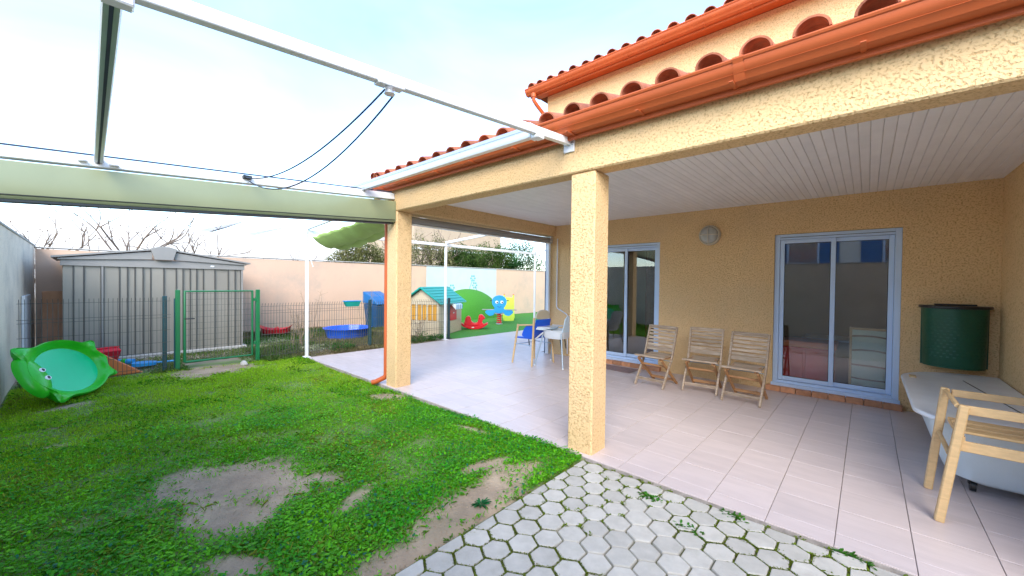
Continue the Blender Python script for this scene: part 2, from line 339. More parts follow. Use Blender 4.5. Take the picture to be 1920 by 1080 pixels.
# hexagonal paving
pav = link('paving', B(-1.79, 5, -3.5, 2.905, -.085, -.026).mesh('paving', T['sand'])); tag(pav, 'hexagonal pale concrete paving with mossy joints', None, None, 'structure')
def clip(poly, a, b, c):
    out = []
    for i, p in enumerate(poly):
        q = poly[(i+1) % len(poly)]; dp = a*p[0]+b*p[1]-c; dq = a*q[0]+b*q[1]-c
        if dp <= 0: out.append(p)
        if dp*dq < 0: t = dp/(dp-dq); out.append((p[0]+(q[0]-p[0])*t, p[1]+(q[1]-p[1])*t))
    return out
def paverbm(poly, t=.05):
    n = len(poly); cx = sum(p[0] for p in poly)/n; cy = sum(p[1] for p in poly)/n
    def ring(s, z): return [(cx+(x-cx)*s, cy+(y-cy)*s, z) for x, y in poly]
    return MB().rings([ring(1, -t), ring(1, -.007), ring(.965, -.001), ring(.9, 0)], True, True, True)
D = .158; PH = D*.866; hexm = None; hexes = []; restp = MB(); th = R(3)
for j in range(-46, 32):
    for i in range(-45, 60):
        lx = i*D+(D/2 if j % 2 else 0); ly = j*PH
        x = -1.76+lx*math.cos(th)-ly*math.sin(th)*.35; y = 1.426+ly+lx*math.sin(th)*.6
        r = (D-.012)/math.sqrt(3)
        poly = [(x+r*math.cos(PI/6+PI/3*k), y+r*math.sin(PI/6+PI/3*k)) for k in range(6)]
        if y > 3.0 or y < -1.2 or x > 3 or x < -1.9: continue
        full = all(px > -1.765 and py < 2.875 for px, py in poly)
        if not full:
            poly = clip(clip(poly, -1, 0, 1.765), 0, 1, 2.875)
            if len(poly) < 3: continue
            ar = abs(sum(poly[k][0]*poly[(k+1) % len(poly)][1]-poly[(k+1) % len(poly)][0]*poly[k][1] for k in range(len(poly))))/2
            if ar < .0025: continue
        hexes.append((x, y, poly, full))
hexes.sort(key=lambda h: (not inview(h[0], h[1], 90), h[0]**2+h[1]**2))
for k, (x, y, poly, full) in enumerate(hexes):
    dz = -.008+random.uniform(-.004, .003)
    if k < 300 and inview(x, y, 90):
        if full:
            if hexm is None: hexm = paverbm([(a-x, b-y) for a, b in poly]).mesh('paver', T['paver'])
            me = hexm
        else: me = paverbm([(a-x, b-y) for a, b in poly]).mesh('paver', T['paver'])
        o = link('paver', me, pav, (x, y, dz), (random.gauss(0, .012), random.gauss(0, .012), random.choice([0, 1, 2, 3, 4, 5])*PI/3+random.gauss(0, .012) if full else 0))
    else:
        m = paverbm(poly); restp.add([(a, b, c+dz) for a, b, c in m.v], m.f)
link('paver_field', restp.mesh('paver_field', T['paver']), pav)['kind'] = 'stuff'

# artificial turf of the play corner
m = MB(); gx = list(np.linspace(-12.45, -8.0, 24)); gy = list(np.linspace(6.62, 17, 40))
m.v = [(x, y, -.012+.012*float(vnoise(np.array(x*2+30), np.array(y*2+30), 8))) for y in gy for x in gx]
m.f = [(j*24+i, j*24+i+1, (j+1)*24+i+1, (j+1)*24+i) for j in range(39) for i in range(23)]
o = link('artificial_turf', m.mesh('artificial_turf', T['turf'], (0, 0, 0), 180)); tag(o, 'bright green artificial turf of the play corner', None, None, 'structure')

# ------------------------------------------------------------------ house
H = root('house', 'ochre rendered house with terracotta roof and deep covered terrace', 'house', (-2, 6.7, 0))
XL, XR, YB = -5.13, 1.07, 6.70
wall = MB()
for a, b in ((XL, -3.95), (-2.66, -1.0), (.305, XR+.25)): wall.box(a, b, YB, YB+.25, -.2, 2.72)
for a, b in ((-3.95, -2.66), (-1.0, .305)): wall.box(a, b, YB, YB+.25, 2.228, 2.72); wall.box(a, b, YB, YB+.25, -.2, .075)
wall.box(XL, XL+.25, YB+.25, 12, -.2, 2.72)
wall.build('back_wall', 'render', H)
B(XR, 6, 2.95, YB, -.2, 2.86).build('wing_wall', 'render', H)
B(XL, 6, YB+.003, 12, 2.72, 5.47).build('upper_wall', 'render', H)
rm = B(XL+.25, XR+.25, 10.4, 10.5, .05, 2.72); rm.box(XR+.02, XR+.25, YB+.25, 10.4, .05, 2.72); rm.build('room_wall', 'room', H)
B(XL+.25, XR+.25, YB+.25, 10.5, -.1, .055).build('room_floor', 'roomfloor', H)
B(XL, XR, 2.95, 3.15, 2.48, 2.94).build('beam', 'render', H, bevel=.012)
B(XL, -4.87, 3.15, YB, 2.48, 2.94).build('beam', 'render', H, bevel=.012)
B(-5.13, -4.87, 2.952, 3.20, -.12, 2.48).build('column', 'render', H, bevel=.012, label='far column where the terrace meets the lawn')
B(-2.0, -1.75, 2.97, 3.22, -.12, 2.48).build('column', 'render', H, bevel=.012, label='near column at the corner of the paving')
ce = B(-4.87, XR, 3.15, YB, 2.712, 2.80).build('ceiling', 'grout', H)
n = 83; wpl = (XR+4.87)/n; pm = MB()
pm.rings([[(-wpl/2+.001, a, .02), (-wpl/2+.001, a, .005), (-wpl/2+.006, a, 0), (wpl/2-.006, a, 0), (wpl/2-.001, a, .005), (wpl/2-.001, a, .02)] for a in (-(YB-3.15)/2+.002, (YB-3.15)/2-.002)], True, True, True)
pmesh = pm.mesh('ceiling_plank', T['ceiling'])
for k in range(n): link('ceiling_plank', pmesh, ce, Vector((-4.87+wpl*(k+.5), (YB+3.15)/2, 2.69+random.uniform(-.0006, .0006)))-origin(ce))

def tile_mesh(r0=.092, r1=.078, L=.46, t=.013, n=12):
    m = MB(); rg = []
    for y, r in ((0, r0), (L, r1)):
        out = [(r*math.cos(PI*k/n), y, r*math.sin(PI*k/n)*.86) for k in range(n+1)]
        inn = [((r-t)*math.cos(PI*k/n), y, (r-t)*math.sin(PI*k/n)*.86) for k in range(n, -1, -1)]
        rg.append(out+inn)
    return m.rings(rg, True, True, True).mesh('roof_tile', T['rtile'], (0, 0, 0), 40)
TILE = tile_mesh()
def roof(x0, x1, ye, ze, yt, slope, tx, step, rows, name, far=None):
    m = MB(); n = int((x1-x0)/(step/8)); zt = ze+(yt-ye)*slope
    pts = [x0+(x1-x0)*k/n for k in range(n+1)]
    prof = lambda x: .03*math.cos(2*PI*(x-tx)/step)
    m.rings([[(x, ye, ze-.045+prof(x)) for x in pts], [(x, yt, zt-.045+prof(x)) for x in pts]], False)
    m.rings([[(x, ye, ze-.10) for x in pts], [(x, yt, zt-.10) for x in pts]], False)
    m.add([(x0, ye, ze-.10), (x0, yt, zt-.10), (x0, yt, zt+.0), (x0, ye, ze+.0)], [(0, 1, 2, 3)])
    ro = m.build(name, 'rtile', H, smooth=50); org = origin(ro); ang = math.atan(slope)
    k0 = math.ceil((x0+.08-tx)/step); k1 = math.floor((x1-tx)/step)
    for k in range(k0, k1+1):
        x = tx+k*step
        for j in range(rows):
            if x > 2.2: continue
            s = j*.38; y = ye-.02+s*math.cos(ang)+random.uniform(-.008, .008)
            link('roof_tile', TILE, ro, Vector((x+random.uniform(-.005, .005), y, ze+.035+s*math.sin(ang)+random.uniform(-.004, .004)))-org, (ang, 0, random.gauss(0, .012)))
    for j in range(int((yt-ye)/.36)):   # verge tiles up the gable end
        s = j*.38; link('roof_tile', TILE, ro, Vector((x0+.02, ye-.02+s*math.cos(ang), ze+.05+s*math.sin(ang)))-org, (ang, 0, 0))
    return ro
roof(-5.30, 6, 2.84, 2.922, YB, .30, -1.90, .2725, 2, 'roof')
r2 = roof(-5.33, 6, 6.38, 5.565, 9.6, .30, -4.812+.0, .271, 2, 'upper_roof')
MB().add([(-5.33, 9.6, 6.5), (6, 9.6, 6.5), (6, 12.4, 5.5), (-5.33, 12.4, 5.5), (-5.33, 6.4, 5.47), (-5.33, 12.3, 5.47)], [(0, 1, 2, 3), (4, 0, 3, 5)]).build('rear_roof', 'rtile', H)
def gutter(x0, x1, yf, zt, name='gutter'):
    """profile in (y, z): rolled front lip, rounded belly, flat lower band"""
    pr = [(.012, -.006), (.004, .004), (-.008, .004), (-.014, -.006), (-.008, -.018), (0, -.022), (.004, -.045), (.014, -.066), (.026, -.078), (.022, -.082), (.030, -.086), (.052, -.118), (.070, -.124), (.13, -.124), (.13, .0), (.124, .0), (.124, -.116), (.066, -.116), (.036, -.08), (.012, -.03)]
    m = MB().rings([[(x, yf+a, zt+b) for a, b in pr] for x in (x0, x1)], True, True, True)
    return m.build(name, 'gutter', H, smooth=35)
for k, x in enumerate(np.arange(-5.0, 1.6, .62)):
    B(x-.012, x+.012, 2.742, 2.874, 2.775, 2.781).build('gutter_bracket', 'gutter', H); B(x-.012, x+.012, 6.275, 6.404, 5.418, 5.424).build('gutter_bracket', 'gutter', H)
for x in (-3.3, -.62, 1.9): MB().rings([[(u, 2.74+a, 2.907+b) for a, b in ((-.017, -.006), (-.011, .007), (.006, .007), (.003, -.022), (-.003, -.024), (.001, -.046), (.011, -.068), (.023, -.08), (.027, -.088), (.050, -.121), (.069, -.127), (.131, -.127), (.131, -.125), (.07, -.1255), (.04, -.1), (.004, -.04))] for u in (x-.03, x+.03)], True, True, True).build('gutter_joint', 'gutter', H, smooth=35)
gutter(-5.40, 6, 2.74, 2.907); gutter(-5.41, 6, 6.27, 5.55)
B(-5.34, 6, 2.873, 2.90, 2.752, 2.90).build('fascia', 'gutter', H); B(-5.34, 6, 2.90, 2.949, 2.80, 2.815).build('soffit', 'gutter', H)
B(-5.36, 6, 6.405, 6.43, 5.40, 5.55).build('fascia', 'gutter', H); B(-5.36, 6, 6.43, 6.70, 5.475, 5.49).build('soffit', 'gutter', H)
MB().tube([(-5.20, 2.80, 2.80), (-5.20, 2.82, 2.68), (-5.185, 2.97, 2.50), (-5.185, 2.985, 2.4), (-5.185, 2.985, .14), (-5.195, 2.965, .09), (-5.27, 2.87, .03), (-5.31, 2.83, .02)], .036, 12).build('downpipe', 'gutter', H, smooth=50)
MB().tube([(-5.22, 6.34, 5.45), (-5.22, 6.34, 5.30), (-5.20, 6.42, 5.22), (-5.20, 6.63, 5.12), (-5.20, 6.655, 5.05), (-5.20, 6.655, 3.9)], .04, 12).build('downpipe', 'gutter', H, smooth=50)
MB().tube([(-5.22, 6.34, 5.43), (-5.22, 6.34, 5.36)], .055, 12).build('gutter_outlet', 'gutter', H, smooth=50)

def sliding_door(x0, x1, z0, z1, lab):
    y0, y1 = YB+.035, YB+.115; fw = .062
    f = MB().box(x0, x0+fw, y0, y1, z0, z1).box(x1-fw, x1, y0, y1, z0, z1).box(x0+fw, x1-fw, y0, y1, z1-.075, z1).box(x0+fw, x1-fw, y0-.01, y1, z0, z0+.07)
    d = f.build('sliding_door', 'pvc', H, bevel=.004, label=lab)
    B(x0-.012, x1+.012, YB-.02, y0-.012, z0-.028, z0+.035).build('door_threshold', 'pvc', d, bevel=.004)
    B(x0+fw, x1-fw, y0-.006, y0-.001, z1-.048, z1-.042).build('track_groove', 'dark_gap', d)
    xm = (x0+x1)/2; iw = x0+fw+.002, xm+.028, xm-.028, x1-fw-.002
    for k, (a, b, ya) in enumerate(((iw[0], iw[1], y0+.012), (iw[2], iw[3], y0+.042))):
        s = .052; za, zb = z0+.074, z1-.078
        sh = MB().box(a, a+s, ya, ya+.028, za, zb).box(b-s, b, ya, ya+.028, za, zb).box(a+s, b-s, ya, ya+.028, zb-s, zb).box(a+s, b-s, ya, ya+.028, za, za+s*1.1)
        sh.build('sash', 'pvc', d, bevel=.004)
        B(a+s, b-s, ya+.011, ya+.017, za+s*1.1, zb-s).build('pane', 'glass', d)
        g2 = MB()
        for (u0, u1, w0, w1) in ((a+s, a+s+.006, za+s*1.1, zb-s), (b-s-.006, b-s, za+s*1.1, zb-s), (a+s+.006, b-s-.006, zb-s-.006, zb-s), (a+s+.006, b-s-.006, za+s*1.1, za+s*1.1+.006)): g2.box(u0, u1, ya+.004, ya+.010, w0, w1)
        g2.build('glazing_seal', 'p_black', d)
    return d
sliding_door(-1.0, .305, .078, 2.226, 'glazed sliding door beside the green wall bin')
sliding_door(-3.95, -2.66, .078, 2.226, 'glazed sliding door behind the near column')
bk = B(-.0825, .0825-.008, 0, .10, 0, .07).mesh('brick', T['brick'])
for lo, hi in ((-1.06, .34), (-4.0, -2.6)):
    s = B(lo+.02, hi-.02, YB-.075, YB-.002, -.006, .006).build('door_sill', 'concrete', H); nb = 8; w = (hi-lo)/nb
    bk = B(-w/2+.004, w/2-.004, -.045, .045, 0, .068).mesh('brick', T['brick'])
    for k in range(nb): link('brick', bk, s, Vector((lo+w*(k+.5), YB-.049, .003+random.uniform(-.002, .002)))-origin(s), (0, 0, random.gauss(0, .01)))
MB().tube([(-4.80, YB-.03, 2.42), (-4.80, YB-.03, 1.02), (-4.78, YB-.03, .97), (-4.55, YB-.03, .86), (-4.52, YB-.03, .82), (-4.52, YB-.03, .05)], .013, 8).build('cable_conduit', 'white_metal', H, smooth=50)

# wall lamp on the back wall
lp = root('wall_lamp', 'round caged bulkhead lamp mounted high between the two sliding doors', 'wall lamp', (-1.86, YB, 2.28))
MB().lathe([(.0, 0), (.155, 0), (.16, .012), (.155, .05), (.14, .062)], 32, cap0=True).build('lamp_base', 'lampmetal', lp, True, smooth=40)
MB().lathe([(.135, .055), (.13, .085), (.10, .115), (.05, .13), (.001, .134)], 32).build('diffuser', 'lampglass', lp, True, smooth=60)
cg = MB()
for a in (0, PI/2):
    cg.tube([(.145*math.cos(a)*c, .145*math.sin(a)*c, .06+.085*math.sqrt(max(0, 1-c*c))) for c in np.linspace(-1, 1, 15)], .007, 6)
cg.tube([(.142*math.cos(t), .142*math.sin(t), .064) for t in np.linspace(0, 2*PI, 33)], .009, 6)
cg.build('lamp_cage', 'lampmetal', lp, True, smooth=60)
for c in lp.children: c.rotation_euler = (PI/2, 0, 0)
# ------------------------------------------------------------------ awning frame over the lawn
AW = root('garden_awning', 'white metal awning frame fixed under the gutter reaching over the lawn', 'awning', (-3.4, 2.95, 2.4))
zr = 2.735
a = MB().rings([[(x, 2.46+dy, zr+dz) for dy, dz in ((.06, -.045), (.0, -.05), (-.012, -.01), (-.012, .0), (-.006, .004), (-.006, .010), (-.012, .014), (.0, .05), (.06, .045))] for x in (-5.22, -2.07)], True, True, True)
a.build('wall_rail', 'alu', AW, smooth=20)
for x in (-5.235, -2.055): B(x-.018, x+.018, 2.435, 2.535, zr-.06, zr+.058).build('end_cap', 'white_metal', AW, bevel=.004)
sl = .0775
def arm(x, y1, z1, y0, w=.05, h=.062): return MB().bar((x, y1, z1), (x, y0, z1-(y1-y0)*sl), w, h)
arm(-2.0, 2.945, 2.762, .03).build('arm', 'white_metal', AW, bevel=.004)
MB().bar((-4.975, 2.945, 2.685), (-4.975, -.64, 2.685-3.585*.0665), .11, .085).build('arm', 'white_metal', AW, bevel=.004)
cb = MB().bar((-4.93, .095, 2.505), (-2.03, .075, 2.532), .058, .045)
cbo = cb.build('crossbar', 'alu', AW, bevel=.006)
MB().bar((-4.92, .095, 2.4815), (-2.03, .075, 2.508), .013, .004).build('crossbar_groove', 'dark_gap', AW)
for x, y, z in ((-4.9, .0, 2.475), (-4.9, .19, 2.475)): MB().lathe([(.001, 0), (.03, 0), (.034, .01), (.001, .016)], 12, (x, y, z)).build('bolt_cap', 'white_metal', AW, smooth=40)
B(-2.03, -1.97, .04, .13, 2.475, 2.51).build('corner_bracket', 'white_metal', AW, bevel=.006)
for x, y, z in ((-2.0, 2.915, 2.72), (-5.05, 2.915, 2.70)):
    br = B(x-.055, x+.055, 2.93, 2.949, z-.05, z+.09).build('wall_bracket', 'white_metal', AW, bevel=.003)
    for dx in (-.038, .038):
        bo = MB().lathe([(.001, 0), (.012, 0), (.012, .008), (.001, .01)], 8).build('bolt', 'alu', br, True); bo.rotation_euler = (PI/2, 0, 0); bo.location = Vector((x+dx, 2.93, z+.02))-origin(br)
MB().bar((-5.1, 2.93, 2.70), (-5.1, 2.5, 2.72), .04, .04).build('stay', 'white_metal', AW)
B(-2.035, -1.965, 2.44, 2.53, 2.665, 2.74).build('rail_clamp', 'white_metal', AW, bevel=.004)
MB().bar((-2.0, 1.08, 2.598), (-2.0, 1.24, 2.61), .062, .045).build('pulley_block', 'white_metal', AW, bevel=.004)
MB().lathe([(.001, -.02), (.03, -.02), (.022, -.004), (.03, .012), (.001, .012)], 14, (-2.0, 1.16, 2.565)).build('pulley', 'alu', AW, smooth=40)
B(-4.93, -4.87, 1.14, 1.22, 2.565, 2.60).build('cord_cleat', 'p_black', AW, bevel=.004)
def sag(p, q, s, n=20): p = Vector(p); q = Vector(q); return [p.lerp(q, t)-Vector((0, 0, s*4*t*(1-t))) for t in np.linspace(0, 1, n)]
MB().tube(sag((-2.0, 1.13, 2.56), (-4.9, 1.17, 2.58), .16), .0055, 6).build('cord', 'cord', AW, smooth=60)
MB().tube(sag((-2.0, 1.19, 2.555), (-4.9, 1.20, 2.545), .26), .0055, 6).build('cord', 'cord', AW, smooth=60)
MB().tube([(-4.925, 2.9, 2.737), (-4.925, -.62, 2.737-3.52*.0665)], .008, 6).build('cable', 'cord', AW, smooth=60)

CS = root('screen_cassette', 'long sage green screen box spanning from the far column to the grey wall', 'screen box', (-4.97, 1.15, 2.1))
pr = [(-4.90, 0), (-4.894, -.02), (-4.894, -.25), (-4.90, -.275), (-4.915, -.292), (-5.05, -.292), (-5.05, 0)]
zc = lambda y: 2.614-(2.95-y)*.0665
MB().rings([[(x, y, zc(y)+z) for x, z in pr] for y in (-.652, 2.935)], True, True, True).build('box', 'green_box', CS, smooth=30)
MB().rings([[(x, y, zc(y)+z) for x, z in ((-4.92, -.293), (-4.92, -.312), (-5.03, -.312), (-5.03, -.293))] for y in (-.64, 2.925)], True, True, True).build('bottom_slot', 'p_black', CS)
MB().rings([[(x, y, zc(y)+z) for x, z in pr] for y in (2.937, 2.949)], True, True, True).build('end_cap', 'green_box', CS)
MB().rings([[(-4.893+.002*k, y, zc(y)-.262+.004*(1-k)*s) for k, s in ((0, 1), (1, 1), (1, -1), (0, -1))] for y in (-.64, 2.93)], True, True, True).build('trim_line', 'p_black', CS)

RB = root('roller_screen', 'grey roller tube under the end beam with a plastic side rail', 'roller blind', (-5.0, 6.6, 0))
MB().tube([(-5.0, 3.22, 2.40), (-5.0, 6.62, 2.40)], .055, 16).build('roller_tube', 'shed_trim', RB, smooth=50)
B(-5.03, -4.97, 3.22, 6.62, 2.325, 2.345).build('bottom_bar', 'white_metal', RB)
B(-5.06, -4.94, 6.62, 6.695, 2.33, 2.475).build('end_bracket', 'alu', RB, bevel=.004)
B(-5.045, -4.965, 6.60, 6.66, .0, 2.33).build('guide_rail', 'p_white', RB, bevel=.004)
B(-5.064, -5.046, 6.60, 6.625, .01, 2.33).build('brush_strip', 'p_navy', RB)

# ------------------------------------------------------------------ far awning with its cloth
FA = root('shade_pergola', 'thin white post pergola at the far edge of the terrace', 'pergola', (-8.05, 6, 0))
for y in (2.93, 6.30, 9.95):
    p = B(-8.075, -8.025, y-.025, y+.025, .012, 2.40).build('post', 'white_metal', FA, bevel=.004)
    B(-8.13, -7.97, y-.05, y+.05, .0, .012).build('base_plate', 'white_metal', p)
B(-8.08, -8.02, 2.88, 10.0, 2.402, 2.47).build('top_beam', 'white_metal', FA, bevel=.004)
for y in (2.95, 4.15, 6.30, 9.9): MB().bar((-8.05, y, 2.50), (-5.12, y, 2.69), .045, .055).build('rafter', 'white_metal' if y > 3 else 'alu', FA, bevel=.004)
MB().tube([(-8.0, 2.9, 2.52), (-7.98, 2.9, 2.1), (-7.8, 2.95, 1.75)], .006, 6).build('pull_cord', 'white_metal', FA)
CL = MB(); rg = []
for u in np.linspace(0, 1, 30):
    x = -7.98+2.3*u; z = 2.31+.14*u; s = .05*math.sin(PI*min(1, u*1.15))+.015*math.sin(u*23); f_ = 1-.5*u
    pr = [(2.99, .02), (3.04, -.03), (3.14, -.10-s*.5), (3.26, -.155-s*.8), (3.36, -.165-s), (3.44, -.125-s), (3.40, -.115-s), (3.42, -.15-s*1.15), (3.50, -.19-s*1.25), (3.60, -.175-s*1.2), (3.64, -.10-s*.8), (3.66, -.03), (3.68, .02)]
    rg.append([(x, a, z+b*f_+.010*math.sin(u*31+a*9)+.006*math.sin(u*57-a*21)) for a, b in pr])
CL.rings(rg, False)
o = CL.build('awning_cloth', 'fabric', None, smooth=60, label='lime green awning cloth sagging between the far pergola rails', cat='awning cloth')
s = o.modifiers.new('thick', 'SOLIDIFY'); s.thickness = .004

# ------------------------------------------------------------------ boundary walls
GW = root('boundary_wall', 'grey rendered boundary wall along the left of the lawn', 'wall', (-5, -.76, 0))
m = MB().box(-12.62, 9, -.86, -.66, -.3, 2.12); m.build('wall', 'grey_wall', GW)
B(-12.62, 9, -.88, -.645, 2.12, 2.155).build('coping', 'concrete', GW, bevel=.008)
B(-11.0, -9.9, -.655, -.62, -.1, 1.19).build('white_board', 'p_white', GW, bevel=.004, label='pale vertical board fixed to the wall')
PW = root('boundary_wall', 'pink rendered garden wall behind the shed and the playhouse', 'wall', (-12.6, 6, 0))
B(-12.72, -12.5, -.65, 8.86, -.3, 2.07).build('wall', 'pink_wall', PW); B(-12.72, -12.5, 12.66, 20, -.3, 2.09).build('wall', 'pink_wall', PW)
B(-12.72, -12.497, 8.862, 12.658, -.3, 2.085).build('painted_wall_section', 'mural_white', PW, label='white painted wall section with faint teal flowers')
B(-12.75, -12.47, -.65, 20, 2.092, 2.115).build('coping', 'concrete', PW, bevel=.006)
fl = MB()
for y, z, h, tw in ((11.0, .9, .75, .12), (11.55, .85, .5, -.1), (10.0, .9, .35, .05)):
    fl.tube([(-12.494, y, z), (-12.494, y+tw*.6, z+h*.5), (-12.494, y+tw*2, z+h)], .014, 5)
    for k in range(6): fl.lathe([(.001, 0), (.045, 0), (.045, .004), (.001, .006)], 8, (0, 0, 0)) if False else fl.add([(-12.493, y+tw*2+.11*math.cos(k*PI/3)+.045*math.cos(t), z+h+.11*math.sin(k*PI/3)+.045*math.sin(t)) for t in np.linspace(0, 2*PI, 9)[:-1]], [tuple(range(8))])
fl.build('painted_flower', 'mural_teal', PW)
mo = MB(); rg = []
for t in np.linspace(0, 1, 12):
    rr = math.sqrt(max(0, 1-t*t)); rg.append([(-12.49+.9*t, 10.9+1.75*rr*math.cos(a), -.02+1.22*rr*math.sin(a)) for a in np.linspace(0, PI, 28)])
mo.rings(rg, False)
o = mo.build('turf_mound', 'turf', None, smooth=60, label='rounded green turf mound against the white painted wall', cat='mound')

# ------------------------------------------------------------------ shed
SH = root('garden_shed', 'taupe ribbed metal shed with a low gable roof', 'shed', (-11.2, 1.06, -.02))
XF = -10.2
B(-12.3, -10.12, -.30, 2.44, -.12, .05).build('slab', 'concrete', SH, bevel=.01)
B(-12.25, XF-.03, -.22, 2.34, .05, 1.84).build('side_wall', 'shed', SH)
ribs = [-.24, -.108, .014, .225, .254, .458, .562, .665, .774, .881, 1.07, 1.257, 1.359, 1.474, 1.574, 1.686, 1.878, 2.113, 2.233, 2.34, 2.378]
for k, (y0, y1) in enumerate(zip(ribs, ribs[1:])):
    dx = .012*(k % 2)
    if y1-y0 < .06: B(XF-.03, XF+.03, y0+.002, y1-.002, .05, 1.84).build('corner_post', 'shed_trim', SH); continue
    B(XF-.03, XF+dx, y0+.007, y1-.007, .05, 1.835).build('wall_panel', 'shed', SH, bevel=.004)
    MB().box(XF-.03, XF+.022, y1-.007, y1+.007, .05, 1.83).build('rib', 'rib', SH)
B(XF-.01, XF+.04, -.26, 2.40, 1.70, 1.845).build('door_track', 'shed_trim', SH, bevel=.004)
B(XF+.04, XF+.046, 1.80, 1.86, 1.745, 1.775).build('maker_plate', 'p_white', SH)
yr = 1.06
for sgn, ye in ((-1, -.36), (1, 2.50)):
    zt, zb = 2.085, 1.86
    MB().add([(XF+.10, yr, zt), (XF+.10, ye, zb), (-12.4, ye, zb), (-12.4, yr, zt), (XF+.10, yr, zt-.03), (XF+.10, ye, zb-.03), (-12.4, ye, zb-.03), (-12.4, yr, zt-.03)], [(0, 1, 2, 3), (4, 5, 6, 7), (0, 1, 5, 4), (1, 2, 6, 5), (2, 3, 7, 6), (3, 0, 4, 7)]).build('roof_panel', 'shed_trim', SH)
    yk = yr+sgn*.16
    MB().prism([(yk, zt-.05-.026), (ye-sgn*.07, zb-.035), (ye-sgn*.07, zb-.06), (yk, 1.855)], lambda u, v, s: (XF+.02+.05*s, u, v)).build('gable_trim', 'shed_trim', SH, bevel=.004)
MB().prism([(yr-.19, 2.07), (yr-.06, 2.11), (yr+.08, 2.11), (yr+.2, 2.07), (yr+.14, 1.85), (yr-.13, 1.85)], lambda u, v, s: (XF+.06+.06*s, u, v)).build('ridge_cap', 'shed_trim', SH, bevel=.006)

# ------------------------------------------------------------------ gate and wire fence
GT = root('garden_gate', 'green tubular garden gate with wire mesh infill before the shed', 'gate', (-8.42, 1.63, 0))
XG = -8.42
for y, d in ((1.055, 1), (2.20, -1)):
    B(XG-.03, XG+.03, y-.03, y+.03, -.1, 1.31).build('gate_post', 'dgreen', GT, bevel=.006)
    B(XG-.095, XG-.032, y-.03-.01*d, y+.03-.01*d, -.1, 1.17).build('fence_post', 'teal_post', GT, bevel=.006)
fr = MB(); yl, yh = 1.145, 2.115
fr.tube([(XG, yl, .10), (XG, yl, 1.285), (XG, yh, 1.285), (XG, yh, .10), (XG, yl, .10)], .021, 10); fr.build('frame', 'dgreen', GT, smooth=50)
wm = MB()
for y in np.arange(yl+.05, yh, .05): wm.bar((XG, y, .1), (XG, y, 1.28), .0045, .0045)
for z in np.arange(.15, 1.28, .1): wm.bar((XG+.004, yl, z), (XG+.004, yh, z), .0045, .0045)
wm.build('mesh_infill', 'wire', GT)
MB().tube([(XG+.02, yl, .83), (XG+.07, yl, .83), (XG+.07, yl+.12, .83)], .009, 8).build('handle', 'p_black', GT, smooth=50)
for z in (.30, 1.1): B(XG-.02, XG+.03, yh+.02, 2.17, z, z+.05).build('hinge', 'dgreen', GT)
def fence(y0, y1, h, x0, x1, label, posts):
    f = root('fence_panel', label, 'fence', ((x0+x1)/2, (y0+y1)/2, 0), 0, 'wire fence panels')
    n = int((y1-y0)/.05); w = MB()
    X = lambda y: x0+(x1-x0)*(y-y0)/(y1-y0)
    for k in range(n+1):
        y = y0+.02+(y1-y0-.04)*k/n; w.bar((X(y), y, -.02), (X(y), y, h-.06), .0055, .0055); w.bar((X(y), y, h-.06), (X(y)+.03, y, h), .0055, .0055)
    for z in (.06, .26, .46, .66, .86, h-.06):
        w.bar((X(y0)+.005, y0, z), (X(y1)+.005, y1, z), .0055, .0055)
        if z in (.26, .86): w.bar((X(y0)+.035, y0, z+.05), (X(y1)+.035, y1, z+.05), .0055, .0055)
    w.build('wire_mesh', 'wire', f)
    for y in posts: B(X(y)-.065, X(y)-.008, y-.028, y+.028, -.1, h+.02).build('post', 'teal_post', f, bevel=.005)
fence(-.60, .97, 1.19, -8.45, -8.45, 'wire fence panel standing behind the green turtle sandbox', (.90,))
fence(2.25, 4.40, 1.05, -8.42, -8.33, 'wire fence panel between the gate and the dark post before the blue pool', (4.40,))
fence(4.46, 6.52, 1.05, -8.33, -8.12, 'wire fence panel in front of the playhouse', (6.50,))
